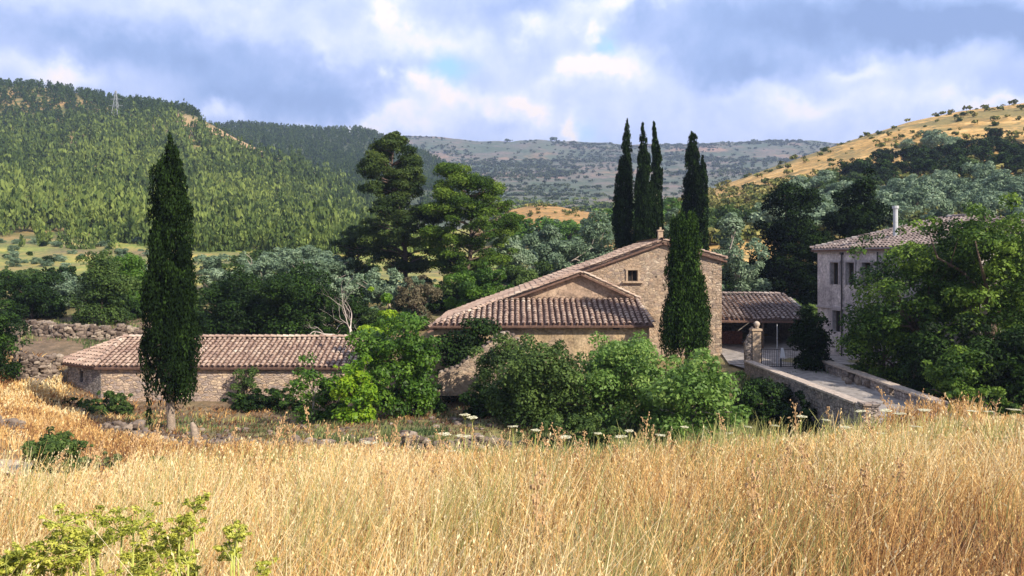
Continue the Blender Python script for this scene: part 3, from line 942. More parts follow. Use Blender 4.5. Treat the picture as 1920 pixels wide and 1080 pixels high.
# ------------------------------------------------------------------ roofs
def tile_roof(name, corners, holder, m_='tile', pitch=.36, course=.42, sag=.06, over=.0, seed=1, base=True, flip=False):
    """one plane of clay cover tiles over dark pan tiles. corners: polygon of 3-D points, corners[0]->corners[1] runs along the eave"""
    r_ = np.random.default_rng(seed)
    P = [np.array(p, float) for p in corners]
    ex = unit(P[1] - P[0])
    nn = np.zeros(3)
    for i in range(len(P)):
        nn += np.cross(P[i] - P[0], P[(i + 1) % len(P)] - P[0])
    nn = unit(nn)
    if nn[2] < 0:
        nn = -nn
    up_ = unit(np.cross(nn, ex))
    if up_[2] < 0:
        up_ = -up_
    uv = np.array([((p - P[0]) @ ex, (p - P[0]) @ up_) for p in P])
    u0_, u1_ = uv[:, 0].min(), uv[:, 0].max()
    Vs, Qs, Ts = [], [], []
    cnt = 0
    for uc in np.arange(u0_ + pitch / 2, u1_, pitch):
        hit = []
        for i in range(len(uv)):
            a, b_ = uv[i], uv[(i + 1) % len(uv)]
            if (a[0] - uc) * (b_[0] - uc) <= 0 and abs(a[0] - b_[0]) > 1e-6:
                hit.append(a[1] + (b_[1] - a[1]) * (uc - a[0]) / (b_[0] - a[0]))
        if len(hit) < 2:
            continue
        lo, hi = min(hit), max(hit)
        v_ = lo - over
        wob = r_.normal() * .015
        while v_ < hi - .12:
            ln = min(course + .07, hi - v_ + .03)
            w0, w1 = pitch * .36 * r_.uniform(.93, 1.07), pitch * .29 * r_.uniform(.93, 1.07)
            du = wob + r_.normal() * .012
            lift0, lift1 = .045 + r_.normal() * .006, .0
            sk = r_.normal() * .012
            ring = []
            for (vv, ww, lf, s2) in ((v_, w0, lift0, -sk), (v_ + ln, w1, lift1, sk)):
                for j in range(6):
                    th_ = math.pi * j / 5
                    q = P[0] + ex * (uc + du + s2 + ww * math.cos(th_)) + up_ * vv + nn * (lf + ww * .85 * math.sin(th_))
                    ring.append(q)
            Vs.append(ring)
            Qs += [(cnt + j, cnt + j + 1, cnt + j + 7, cnt + j + 6) for j in range(5)]
            Ts += [float(np.clip(r_.normal(.5, .17), 0, 1))] * 5
            cnt += 12
            v_ += course
    V = np.concatenate([np.array(a) for a in Vs])
    V[:, 2] += sag * ((fbm(V[:, 0] / 2.3, V[:, 1] / 2.3, 0, 3) - .5) * 2.2 + (vnoise(V[:, 0] / .5, V[:, 1] / .5, 3) - .5) * .5)
    o = link(name, np_mesh(name, V, Qs, [M[m_]], Ts, smooth=False), holder)
    if base:
        bf = Buf()
        bf.prism([p - nn * (.03 + sag * 1.0) for p in P], -nn * .12)
        link('roof_deck', bf.mesh('roof_deck', [M['pan']]), o)
    return o


def ridge_tiles(name, a, b_, holder, m_='tile', r0=.17, seed=2):
    r_ = np.random.default_rng(seed)
    a, b_ = np.array(a, float), np.array(b_, float)
    d = b_ - a
    ln = np.linalg.norm(d)
    d /= ln
    side = unit(np.cross(d, (0, 0, 1.)))
    up_ = np.cross(side, d)
    n = int(ln / .42)
    V, Q_, T_ = [], [], []
    for i in range(n):
        for (s_, w) in ((i * .42, r0 * r_.uniform(.95, 1.1)), (i * .42 + .47, r0 * .85)):
            for j in range(6):
                th_ = math.pi * j / 5
                V.append(a + d * s_ + side * w * math.cos(th_) + up_ * (w * .8 * math.sin(th_) + (.04 if s_ == i * .42 else 0) - .02))
        Q_ += [(12 * i + j, 12 * i + j + 1, 12 * i + j + 7, 12 * i + j + 6) for j in range(5)]
        T_ += [float(np.clip(r_.normal(.6, .22), 0, 1))] * 5
    return link(name, np_mesh(name, V, Q_, [M[m_]], T_), holder)


def wall_panel(bf, origin, ex, outline, holes=(), thick=.5, inward=(0, 1, 0)):
    """wall face in the plane origin + u*ex + v*z with rectangular openings and real reveals"""
    o_, ex = np.array(origin, float), np.array(ex, float)
    inn = np.array(inward, float) * thick
    P3 = lambda q: o_ + ex * q[0] + np.array([0, 0, q[1]])
    loops = [[Vector((q[0], q[1], 0)) for q in outline]]
    for (a, b_, c_, d_) in holes:
        loops.append([Vector((a, b_, 0)), Vector((a, d_, 0)), Vector((c_, d_, 0)), Vector((c_, b_, 0))])
    tris = tessellate_polygon(loops)
    flat = [q for l in loops for q in l]
    bf.add([P3((q.x, q.y)) for q in flat], [tuple(t_) for t_ in tris])
    bf.add([P3((q.x, q.y)) + inn for q in flat], [tuple(reversed(t_)) for t_ in tris])
    for l in loops:
        n = len(l)
        V = [P3((q.x, q.y)) for q in l] + [P3((q.x, q.y)) + inn for q in l]
        bf.add(V, [(i, (i + 1) % n, (i + 1) % n + n, i + n) for i in range(n)])


def window(holder, c, w, h, ex=(1, 0, 0), inn=(0, 1, 0), trim='stone_trim', sill=True, arch=False, mullion=True, depth=.28):
    """c = centre of the opening on the wall face"""
    c, ex, inn = np.array(c, float), np.array(ex, float), np.array(inn, float)
    z_ = np.array([0, 0, 1.])
    rz_ = math.atan2(ex[1], ex[0])
    fr = Buf()
    tw = .13
    for s_ in (-1, 1):
        fr.box(c + ex * s_ * (w / 2 + tw / 2 + .003) - inn * .03, (tw, .10, h), rz_)
    fr.box(c + z_ * (h / 2 + tw / 2 + .003) - inn * .03, (w + 2 * tw + .1, .12, tw), rz_)
    wo = link('window', fr.mesh('window', [M[trim]]), holder)
    pn = Buf()
    pn.box(c + inn * (depth + .02), (w + .02, .03, h + .02), rz_)
    link('pane', pn.mesh('pane', [M['black']]), wo)
    fm = Buf()
    for s_ in (-1, 1):
        fm.box(c + ex * s_ * (w / 2 - .03) + inn * (depth - .03), (.055, .05, h), rz_)
    if mullion:
        fm.box(c + inn * (depth - .03), (.05, .045, h), rz_)
    fm.box(c + z_ * (h / 2 - .03) + inn * (depth - .032), (w - .12, .05, .055), rz_)
    link('frame', fm.mesh('frame', [M['wood']]), wo)
    if sill:
        sl = Buf()
        sl.box(c - z_ * (h / 2 + .07) - inn * .06, (w + .75, .30, .13), rz_)
        link('sill', sl.mesh('sill', [M[trim]]), wo)
    return wo


# ------------------------------------------------------------------ the farmhouse
fh = empty('farmhouse', (5, 60, -7.5))
tag(fh, 'large stone farmhouse with long sloping tiled roof and small gable window', 'farmhouse')
fh.location = (0, 0, 0)
AX, AZ = 10.55, 1.45          # ridge
S1 = .36
zl = lambda x: AZ - (AX - x) * S1
zrr = lambda x: AZ - (x - AX) * .285
YF = 60.0
XR = 14.72
wl = Buf()
o0 = (0, YF, 0)
wx0, wx1, wz0, wz1 = X(1177, YF), X(1195.5, YF), Z(527, YF), Z(506.5, YF)
vx0, vx1, vz0, vz1 = X(1309, YF), X(1321, YF), Z(551, YF), Z(515, YF)
wall_panel(wl, o0, (1, 0, 0), [(-4.9, -9.5), (XR, -8), (XR, zrr(XR) - .12), (AX, AZ - .12), (-4.9, zl(-4.9) - .12)],
           [(wx0, wz0, wx1, wz1), (vx0, vz0, vx1, vz1)], .6)
# right flank, back and left flank
wl.prism([(XR, YF + .6, -8), (XR, 71.4, -8), (XR, 71.4, zrr(XR) - .12), (XR, YF + .6, zrr(XR) - .12)], (-.5, 0, 0))
wl.prism([(-4.9, 71.4, -9), (XR, 71.4, -9), (XR, 71.4, zrr(XR) - .12), (AX, 71.4, AZ - .12), (-4.9, 71.4, zl(-4.9) - .12)], (0, .5, 0))
wl.prism([(-4.9, YF + .6, -9.5), (-4.9, 71.4, -9.5), (-4.9, 71.4, zl(-4.9) - .12), (-4.9, YF + .6, zl(-4.9) - .12)], (.5, 0, 0))
link('wall', wl.mesh('wall', [M['gable']]), fh)
window(fh, ((wx0 + wx1) / 2, YF, (wz0 + wz1) / 2), wx1 - wx0, wz1 - wz0)
window(fh, ((vx0 + vx1) / 2, YF, (vz0 + vz1) / 2), vx1 - vx0, vz1 - vz0)
# quoins at the right corner
qb = Buf()
z_ = -7.6
i = 0
while z_ < zrr(XR) - .5:
    h_ = random.uniform(.24, .36)
    ln = .62 if i % 2 else .4
    qb.box((XR - ln / 2 + .02, YF - .012 + .3, z_ + h_ / 2), (ln, .62, h_ - .02), 0, random.random())
    z_ += h_
    i += 1
link('quoin', qb.mesh('quoin', [M['gable']]), fh)
# roof: the long left slope in three strips that follow its broken front edge
RF = 59.75
tile_roof('roof', [(4.6, 72, zl(4.6)), (4.6, RF, zl(4.6)), (AX, RF, AZ), (AX, 72, AZ)], fh, seed=31, sag=.10)
tile_roof('roof', [(-.95, 72, zl(-.95)), (-.95, 57.75, zl(-.95)), (4.6, 57.75, zl(4.6)), (4.6, 72, zl(4.6))], fh, seed=32, sag=.10)
tile_roof('roof', [(-5.35, 72, zl(-5.35)), (-5.35, 53.5, zl(-5.35)), (-.95, 57.75, zl(-.95)), (-.95, 72, zl(-.95))], fh, seed=33, sag=.10)
tile_roof('roof', [(XR + .4, RF, zrr(XR + .4)), (XR + .4, 72, zrr(XR + .4)), (AX, 72, AZ), (AX, RF, AZ)], fh, seed=34, sag=.08)
ridge_tiles('ridge_cap', (AX, RF - .1, AZ + .08), (AX, 72, AZ + .08), fh)
ridge_tiles('verge_cap', (4.7, RF + .02, zl(4.7) + .10), (AX, RF + .02, AZ + .10), fh, r0=.13)
ridge_tiles('verge_cap', (XR + .35, RF + .02, zrr(XR + .35) + .10), (AX, RF + .02, AZ + .10), fh, r0=.13, seed=5)
# the gabled annexe in front of it
ya = 58.2
ax, az = 4.6, zl(4.6)
an = Buf()
an.prism([(-4.6, ya, -9.5), (8.45, ya, -8.5), (8.45, ya, az - 3.85 * .46 - .1), (ax, ya, az - .1), (-4.6, ya, zl(-4.6) - .1)], (0, .45, 0))
an.prism([(8.45, ya + .45, -8.5), (8.45, YF - .01, -8.5), (8.45, YF - .01, az - 3.85 * .46 - .1), (8.45, ya + .45, az - 3.85 * .46 - .1)], (-.45, 0, 0))
link('annexe_wall', an.mesh('annexe_wall', [M['gableplaster']]), fh)
tile_roof('annexe_roof', [(8.75, 57.75, az - 4.15 * .46), (8.75, 59.98, az - 4.15 * .46), (ax, 59.98, az), (ax, 57.75, az)], fh, seed=35)
ridge_tiles('verge_cap', (8.7, 57.85, az - 4.1 * .46 + .08), (ax, 57.85, az + .08), fh, r0=.13, seed=6)
ridge_tiles('verge_cap', (-.9, 57.85, zl(-.9) + .08), (ax, 57.85, az + .08), fh, r0=.13, seed=7)
# lean-to
le = -3.97
tile_roof('lean_to_roof', [(-5.35, 53.6, le - .03), (8.95, 53.6, le), (8.45, 58.17, -2.52), (-.95, 58.17, -2.50)], fh, seed=36, sag=.07, pitch=.37)
ridge_tiles('hip_cap', (-5.3, 53.65, zl(-5.3) + .10), (-.95, 57.75, zl(-.95) + .10), fh, r0=.15, seed=8)
ridge_tiles('verge_cap', (8.93, 53.7, le + .10), (8.42, 58.1, -2.44), fh, r0=.14, seed=9)
ltw = Buf()
ltw.prism([(-4.95, 54.1, -9.3), (8.7, 54.1, -8.5), (8.7, 54.1, le - .02), (-4.95, 54.1, le - .02)], (0, .45, 0))
ltw.prism([(8.7, 54.55, -8.5), (8.7, 58.19, -8.5), (8.7, 58.19, -2.66), (8.7, 54.55, le + .06)], (-.45, 0, 0))
ltw.prism([(-4.95, 54.55, -9.3), (-4.95, 59.99, -9.3), (-4.95, 59.99, zl(-4.95) - .12), (-4.95, 54.55, zl(-4.95) - .12)], (.45, 0, 0))
link('lean_to_wall', ltw.mesh('lean_to_wall', [M['plaster']]), fh)
vb = Buf()
vb.box((X(1155, 54.1), 54.09, Z(616, 54.1)), (.42, .06, .12))
link('vent', vb.mesh('vent', [M['black']]), fh)
chm = Buf()
chm.box((AX - .02, 60.6, AZ + .32), (.34, .34, .75))
chm.box((AX - .02, 60.6, AZ + .74), (.44, .44, .09))
chm.tube([(AX - .02, 60.6, AZ + .78), (AX - .02, 60.6, AZ + .98)], [.09, .08], 8)
link('chimney', chm.mesh('chimney', [M['stone_trim']]), fh)

# ------------------------------------------------------------------ the long low barn
bn_ = empty('barn')
tag(bn_, 'long low stone barn with hipped tiled roof behind the lone cypress', 'barn')
ez = Z(687, 54)
L0 = np.array([X(176, 54), 54, ez])
L1 = np.array([X(107, 56.4), 56.4, ez])
L2 = np.array([L1[0] + 2.2, 62.6, ez])
E0 = np.array([X(668, 54), 54, ez])
E1 = np.array([X(668, 54), 62.6, ez])
rz = Z(633, 58.4)
R0_ = np.array([X(232, 58.4), 58.4, rz])
R1_ = np.array([E0[0], 58.4, rz])
oh = lambda p, dx, dy: p + np.array([dx, dy, 0])
bw = Buf()
zb_ = -9.8
bw.prism([(L0[0] + .32, 54.3, zb_), (E0[0], 54.3, zb_), (E0[0], 54.3, ez + .04), (L0[0] + .32, 54.3, ez + .04)], (0, .5, 0))
link('wall', bw.mesh('wall', [M['barnwall']]), bn_)
ew = Buf()
dirL = unit(L1 - L0)
inn = np.array([dirL[1], -dirL[0], 0])
if inn[1] < 0:
    inn = -inn
st = L0 + np.array([.30, .28, 0])
lw = np.linalg.norm(L1 - L0) - .45
nl = [.95, -.35 - .75, 1.35, -.35]
u_dir = dirL
wall_panel(ew, (st[0], st[1], ez + .04), tuple(u_dir), [(0, -3.1), (lw, -3.1), (lw, 0), (0, 0)], [(lw * .52, -1.25, lw * .52 + .42, -.42)], .5, tuple(inn))
en = st + dirL * lw
ew.prism([(en[0], en[1], zb_ + 1), (L2[0] + .2, L2[1] - .3, zb_ + 1), (L2[0] + .2, L2[1] - .3, ez + .04), (en[0], en[1], ez + .04)], (.45, .1, 0))
ew.prism([(L2[0] + .3, 62.3, -8.5), (E1[0], 62.3, -8.5), (E1[0], 62.3, ez + .04), (L2[0] + .3, 62.3, ez + .04)], (0, -.45, 0))
ew.prism([(E0[0], 54.3, -9.5), (E1[0], 62.3, -9.5), (E1[0], 62.3, ez), (R1_[0], 58.4, rz - .15), (E0[0], 54.3, ez)], (-.45, 0, 0))
link('end_wall', ew.mesh('end_wall', [M['greywall']]), bn_)
# niche in the end wall: dark recess under a small stone arch
hole_c = st + dirL * (lw * .52 + .21) + np.array([0, 0, .04 - .835])
pn = Buf()
pn.box(hole_c + inn * .42, (.5, .04, .9), math.atan2(dirL[1], dirL[0]))
wn = link('window', pn.mesh('window', [M['black']]), bn_)
ar = Buf()
for q in range(7):
    a_ = math.pi * q / 6
    ar.box(hole_c + dirL * .30 * math.cos(a_) + np.array([0, 0, .42 + .16 * math.sin(a_)]) - inn * .04, (.14, .16, .12), math.atan2(dirL[1], dirL[0]), random.random())
link('arch', ar.mesh('arch', [M['coping']]), wn)
oe = .28
tile_roof('roof', [oh(L0, .0, -.05), oh(E0, 0, -.05), R1_, R0_], bn_, seed=41, over=.05, pitch=.34)
tile_roof('roof', [L1, L0, R0_], bn_, seed=42, over=.08, pitch=.34)
tile_roof('roof', [L2, L1, R0_], bn_, seed=43, pitch=.34)
tile_roof('roof', [E1, L2, R0_, R1_], bn_, seed=44, pitch=.34)
ridge_tiles('ridge_cap', R0_ + np.array([0, 0, .08]), R1_ + np.array([0, 0, .08]), bn_, seed=45)
ridge_tiles('hip_cap', L0 + np.array([0, 0, .06]), R0_ + np.array([0, 0, .08]), bn_, seed=46, r0=.14)
ridge_tiles('hip_cap', L1 + np.array([0, 0, .06]), R0_ + np.array([0, 0, .08]), bn_, seed=47, r0=.14)

# ------------------------------------------------------------------ dry stone walls, built stone by stone
def stone(bf, r_, c, s_, rz=None):
    """an irregular quarried stone: 12 jittered corners"""
    ang = np.linspace(0, 2 * math.pi, 7)[:-1] + r_.uniform(0, 1)
    V = []
    for zz_, k2 in ((-.5, .82), (-.12, 1.0), (.22, .97), (.5, .68)):
        for a_ in ang:
            q = np.array([math.cos(a_) * k2, math.sin(a_) * k2, zz_ * 2]) * .5
            V.append(q * (1 + .16 * r_.normal(size=3)))
    V = np.array(V) * np.array(s_)
    rz = r_.uniform(0, math.pi) if rz is None else rz + r_.normal() * .15
    V = V @ np.array([[math.cos(rz), math.sin(rz), 0], [-math.sin(rz), math.cos(rz), 0], [0, 0, 1]]) + np.array(c)
    Q_ = [(i + 6 * k3, (i + 1) % 6 + 6 * k3, (i + 1) % 6 + 6 * k3 + 6, i + 6 * k3 + 6) for k3 in range(3) for i in range(6)]
    Q_ += [tuple(range(18, 24)), tuple(reversed(range(6)))]
    bf.add(V, Q_, float(np.clip(r_.normal(.5, .25), 0, 1)))


def stone_tint_mat(name, stops):
    m, t = mat(name)
    tint = t.n('ShaderNodeAttribute', attribute_name='tint').outputs['Fac']
    co = t.n('ShaderNodeTexCoord').outputs['Object']
    c = t.ramp(tint, stops)
    f = t.ramp(t.noise(co, 6, 6, .65).outputs[0], [(.3, (.6,) * 3), (.65, (1.15,) * 3)])
    c = t.mix(1.0, c, f, 'MULTIPLY')
    bn = t.n('ShaderNodeBump', {'Height': t.noise(co, 14, 5).outputs[0], 'Strength': .7, 'Distance': .05})
    finish(t, t.n('ShaderNodeBsdfPrincipled', {'Base Color': c, 'Roughness': .95, 'Normal': bn.outputs[0]}).outputs[0])
    return m


M['drystone'] = stone_tint_mat('dry_stone', [(0, (.09, .065, .05)), (.4, (.19, .145, .115)), (.7, (.28, .22, .17)), (1, (.42, .35, .27))])


def drywall(name, label, pts, height, thick, size, seed, ragged=.3, cat='stone wall', drop=.3):
    """pts: list of (x, y) along the wall; follows the ground"""
    r_ = np.random.default_rng(seed)
    bf = Buf()
    P = [np.array(p, float) for p in pts]
    for a, b_ in zip(P[:-1], P[1:]):
        ln = np.linalg.norm(b_ - a)
        d = (b_ - a) / ln
        nrm_ = np.array([-d[1], d[0]])
        s_ = 0
        ang = math.atan2(d[1], d[0])
        while s_ < ln:
            q = a + d * s_
            g = gz(*q) - drop
            hh = (height + drop) * (1 - ragged * vnoise(s_ / 1.6 + seed, seed * 3.1, 0)) + r_.normal() * .05
            z_ = 0
            while z_ < hh:
                sh_ = size * r_.uniform(.4, .85)
                for off in (-thick / 2, thick / 2) if thick > size else (0,):
                    c = q + nrm_ * (off + r_.normal() * .05) + d * r_.uniform(-.55, .55) * size
                    stone(bf, r_, (c[0], c[1], g + z_ + sh_ / 2), (size * r_.uniform(.8, 1.7), size * r_.uniform(.8, 1.3), sh_ * 1.12), ang)
                z_ += sh_ * .9
            s_ += size * 1.0
    me = bf.mesh(name, [M['drystone']], False, False)
    return tag(link(name, me), label, cat)


drywall('stone_wall', 'low tumbled stone wall running along the foot of the field', [(X(250, 33), 33), (X(400, 32.5), 32.5), (X(560, 33), 33), (X(700, 34), 34)], .75, .5, .30, 1, .5)
drywall('stone_wall', 'low stone wall remnant below the bushes at centre', [(X(760, 35), 35), (X(950, 36), 36)], .6, .4, .28, 2, .6)
drywall('stone_wall', 'grey dry stone wall joining the left end of the barn', [(X(36, 55.5), 55.5), (X(70, 55.5), 55.5), (X(108, 56.2), 56.2)], 1.9, .5, .36, 3, .25)
drywall('stone_wall', 'pale stone terrace wall behind the left of the barn', [(X(55, 66), 66), (X(130, 65), 65), (X(230, 66), 66), (X(300, 67), 67)], 1.1, .6, .40, 4, .4)
drywall('stone_pile', 'small heap of grey stones at the left edge of the field', [(X(-30, 31), 31), (X(45, 31), 31)], .55, .5, .3, 5, .5, 'stone pile')
drywall('stone_pile', 'broken stones heaped left of the lone cypress trunk', [(X(200, 39), 39), (X(262, 38.5), 38.5)], .6, .6, .32, 6, .6, 'stone pile')

# ruined buttress wall with stepped sloping top
rb = Buf()
yb_ = 50.5
pl = [(820, 742), (822, 702), (842, 694), (862, 688), (874, 676), (896, 664), (912, 648), (930, 634), (948, 624), (965, 632), (985, 655), (992, 742)]
rb.prism([(X(a, yb_), yb_, Z(b_, yb_)) for a, b_ in pl], (0, .6, 0))
rw = empty('ruined_wall')
tag(rw, 'ruined stone wall with stepped sloping top below the ivy', 'stone wall')
link('wall', rb.mesh('wall', [M['gable']]), rw)
r_ = np.random.default_rng(12)
cb = Buf()
for (a, b_), (c_, d_) in zip(pl[1:-2], pl[2:-1]):
    n_ = max(2, int(abs(c_ - a) / 9))
    for i in range(n_):
        f = (i + .5) / n_
        stone(cb, r_, (X(a + (c_ - a) * f, yb_), yb_ + .3, Z(b_ + (d_ - b_) * f, yb_) + .03), (.34, .7, .2), 0)
link('coping', cb.mesh('coping', [M['drystone']], False, False), rw)

# ------------------------------------------------------------------ the pale house on the right
hs = empty('house')
tag(hs, 'pale two storey house with tiled roof half hidden by trees', 'house')
C0 = np.array([22.2, 62.0, 0])
dr = np.array([.258, -.966, 0])
dp = np.array([.966, .258, 0])
HZ = .90
LEN, DEP = 15.0, 12.0
hz0 = -8.0
pt = lambda a, b_, z_: C0 + dr * a + dp * b_ + np.array([0, 0, z_])
hw_ = Buf()
wins = []
for tcen in (2.05, 3.75, 5.45, 7.2, 9.6, 12.0):
    wins.append((tcen - .45, -1.62, tcen + .45, -.10 + .02))
low = [(1.85, -4.95, 2.75, -3.45), (5.2, -4.95, 6.1, -3.45)]
wall_panel(hw_, tuple(C0), tuple(dr), [(0, hz0), (LEN, hz0), (LEN, HZ - .1), (0, HZ - .1)], wins + low, .5, tuple(dp))
for a0_, b0_, a1_, b1_ in ((0, .5, 0, DEP), (0, DEP, LEN, DEP), (LEN, .5, LEN, DEP)):
    p, q = pt(a0_, b0_, hz0), pt(a1_, b1_, hz0)
    off = {0: dr * .5, 1: -dp * .5, 2: -dr * .5}[((0, .5, 0, DEP), (0, DEP, LEN, DEP), (LEN, .5, LEN, DEP)).index((a0_, b0_, a1_, b1_))]
    up_ = np.array([0, 0, HZ - .1 - hz0])
    hw_.prism([p, q, q + up_, p + up_], off)
link('wall', hw_.mesh('wall', [M['housewall']]), hs)
for a, b_, c_, d_ in wins:
    window(hs, pt((a + c_) / 2, 0, (b_ + d_) / 2), c_ - a, d_ - b_, tuple(dr), tuple(dp), 'grey_trim', False)
for a, b_, c_, d_ in low:
    window(hs, pt((a + c_) / 2, 0, (b_ + d_) / 2), c_ - a, d_ - b_, tuple(dr), tuple(dp), 'grey_trim', False)
ang = math.atan2(dr[1], dr[0])
cn = Buf()
cn.box(pt(LEN / 2, -.12, HZ - .06), (LEN + .6, .34, .16), ang)
cn.box(pt(LEN / 2, -.07, HZ - .22), (LEN + .4, .2, .12), ang)
cn.box(pt(-.12, DEP / 2, HZ - .06), (.34, DEP + .3, .16), ang)
link('cornice', cn.mesh('cornice', [M['grey_trim']]), hs)
sc_ = Buf()
sc_.box(pt(LEN / 2, -.04, -3.25), (LEN + .1, .12, .14), ang)
link('string_course', sc_.mesh('string_course', [M['grey_trim']]), hs)
for tp_, zt_ in ((2.9, .55), (6.6, .85)):
    dpb = Buf()
    dpb.tube([pt(tp_, -.1, -6.6), pt(tp_, -.1, zt_)], [.055, .055], 8)
    dpb.box(pt(tp_, -.1, zt_), (.2, .2, .18), ang)
    link('drainpipe', dpb.mesh('drainpipe', [M['iron']]), hs)
ov = .35
e00, e10, e11, e01 = pt(-ov, -ov, HZ), pt(LEN + ov, -ov, HZ), pt(LEN + ov, DEP + ov, HZ), pt(-ov, DEP + ov, HZ)
ra, rb_ = pt(6, 6, 2.95), pt(9.2, 6, 2.95)
tile_roof('roof', [e00, e10, rb_, ra], hs, 'tile_dark', seed=51)
tile_roof('roof', [e01, e00, ra], hs, 'tile_dark', seed=52)
tile_roof('roof', [e10, e11, rb_], hs, 'tile_dark', seed=53)
tile_roof('roof', [e11, e01, ra, rb_], hs, 'tile_dark', seed=54)
for a, b_, sd in ((e00, ra, 1), (e01, ra, 2), (e10, rb_, 3), (ra, rb_, 4)):
    ridge_tiles('ridge_cap', a + np.array([0, 0, .06]), b_ + np.array([0, 0, .08]), hs, 'tile_dark', seed=55 + sd)
cpx = X(1679, 57)
ch = Buf()
ch.tube([(cpx, 57, Z(445, 57)), (cpx, 57, Z(390, 57))], [.155, .15], 10)
ch.tube([(cpx, 57, Z(391, 57)), (cpx, 57, Z(386, 57))], [.21, .21], 10)
link('chimney', ch.mesh('chimney', [M['galv']]), hs)

# ------------------------------------------------------------------ the open shed behind the gate
sh = empty('open_shed')
tag(sh, 'open fronted shed with sagging dark tile roof between the two houses', 'shed')
tile_roof('roof', [(14.9, 63, -4.22), (22.3, 63, -4.28), (22.0, 69, -2.66), (14.9, 69, -2.62)], sh, 'tile_dark', seed=61, sag=.16)
tile_roof('roof', [(22.0, 75, -4.2), (14.9, 75, -4.2), (14.9, 69, -2.62), (22.0, 69, -2.66)], sh, 'tile_dark', seed=62, sag=.1)
ridge_tiles('ridge_cap', (14.9, 69, -2.56), (22, 69, -2.6), sh, 'tile_dark', seed=63)
sw = Buf()
sw.prism([(14.9, 74.4, -7.5), (22.2, 74.4, -7.5), (22.2, 74.4, -4.2), (14.9, 74.4, -4.2)], (0, .4, 0))
sw.prism([(22.2, 66.5, -7.5), (22.2, 74.4, -7.5), (22.2, 74.4, -4.2), (22.2, 69, -2.9), (22.2, 66.5, -3.5)], (.35, 0, 0))
link('wall', sw.mesh('wall', [M['greywall']]), sh)
for x_ in (15.3, 18.6, 21.9):
    pb = Buf()
    pb.tube([(x_, 63.3, -7), (x_, 63.3, -4.35)], [.1, .09], 8)
    link('post', pb.mesh('post', [M['wood']]), sh)
bb = Buf()
bb.box((18.6, 63.3, -4.46), (7.3, .16, .18))
link('beam', bb.mesh('beam', [M['wood']]), sh)
rbk = empty('brick_stack', (0, 0, 0))
tag(rbk, 'stack of reddish bricks inside the shed beside the farmhouse wall', 'brick stack')
bk = Buf()
for k1 in range(10):
    for k2 in range(9):
        bk.box((15.55 + k1 * .24 + (k2 % 2) * .08 + random.uniform(-.01, .01), 66.4 + random.uniform(-.03, .03), -6.62 + k2 * .135 + .07), (.22, .6, .12), 0, random.random())
link('bricks', bk.mesh('bricks', [M['redbrick']]), rbk)

# ------------------------------------------------------------------ yard, bridge, road
def sheet(name, pts_l, pts_r, m_, up=.03, kind='structure'):
    V, Q_ = [], []
    n = len(pts_l)
    for (a, b_) in zip(pts_l, pts_r):
        for f in np.linspace(0, 1, 9):
            V.append(np.array(a) * (1 - f) + np.array(b_) * f)
    for i in range(n - 1):
        for j in range(8):
            Q_.append((i * 9 + j, i * 9 + j + 1, (i + 1) * 9 + j + 1, (i + 1) * 9 + j))
    V = np.array(V)
    V[:, 2] += (fbm(V[:, 0], V[:, 1], 0, 3) - .5) * .05
    me = np_mesh(name, V, Q_, [m_], smooth=True)
    return tag(link(name, me), kind=kind)


M['road'] = plain('pale_gravel', (.30, .27, .245), .95, 2.2, .45, .8, 20)
rdz = -6.78
# road deck over the bridge and out to the right
road_l = [(15.5, 33.5 + 3.2 * 0, rdz - .02), (15.3, 40, rdz), (15.1, 46, rdz + .02), (15.0, 52, rdz + .02), (14.2, 55.0, rdz + .12)]
road_r = [(21.5, 33.5, rdz - .02), (19.6, 38.5, rdz), (19.3, 45, rdz + .02), (19.2, 52, rdz + .02), (21.4, 55.0, rdz + .12)]
sheet('road', road_l, road_r, M['road'])
yl = [(14.0, 55.0, -6.64), (14.75, 60, -6.5), (14.8, 66, -6.42), (14.9, 74.3, -6.42)]
yr = [(24, 55.0, -6.64), (22.2, 60, -6.5), (22.3, 66, -6.42), (22.2, 74.3, -6.42)]
sheet('path', [(X(-420, 24), 24, gz(X(-420, 24), 24) + .03), (X(-100, 23.5), 23.5, gz(X(-100, 23.5), 23.5) + .03), (X(60, 22.5), 22.5, gz(X(60, 22.5), 22.5) + .03), (X(120, 21.5), 21.5, gz(X(120, 21.5), 21.5) + .02)],
      [(X(-420, 28), 28, gz(X(-420, 28), 28) + .03), (X(-100, 27), 27, gz(X(-100, 27), 27) + .03), (X(60, 25), 25, gz(X(60, 25), 25) + .03), (X(125, 22.5), 22.5, gz(X(125, 22.5), 22.5) + .02)], M['tan'])
sheet('yard', yl, yr, M['road'])
br = empty('bridge')
tag(br, 'small stone bridge carrying the drive, with low parapets either side', 'bridge')
pw = Buf()
# left parapet: from the gate pillar to the near end, its face runs down into the ditch
pw.prism([(14.55, 53.4, -9.6), (15.0, 36.6, -9.2), (15.0, 36.6, -6.24), (14.55, 53.4, -6.30)], (.42, 0, 0))
link('parapet', pw.mesh('parapet', [M['bridgewall']]), br)
cb = Buf()
r_ = np.random.default_rng(77)
n_ = 22
for i in range(n_):
    f0 = (i + .5) / n_
    y_ = 53.4 + (36.5 - 53.4) * f0
    cb.box((14.76 + .45 * f0 + r_.normal() * .015, y_, -6.25 + .06 * f0 + r_.normal() * .008), (.56, .74, .10), .027, r_.random())
link('coping', cb.mesh('coping', [M['coping']]), br)
ep = Buf()
ep.box((15.22, 36.4, -7.5), (.62, .5, 2.7))
ep.box((15.22, 36.4, -6.08), (.74, .62, .12))
link('end_pillar', ep.mesh('end_pillar', [M['bridgewall']]), br)
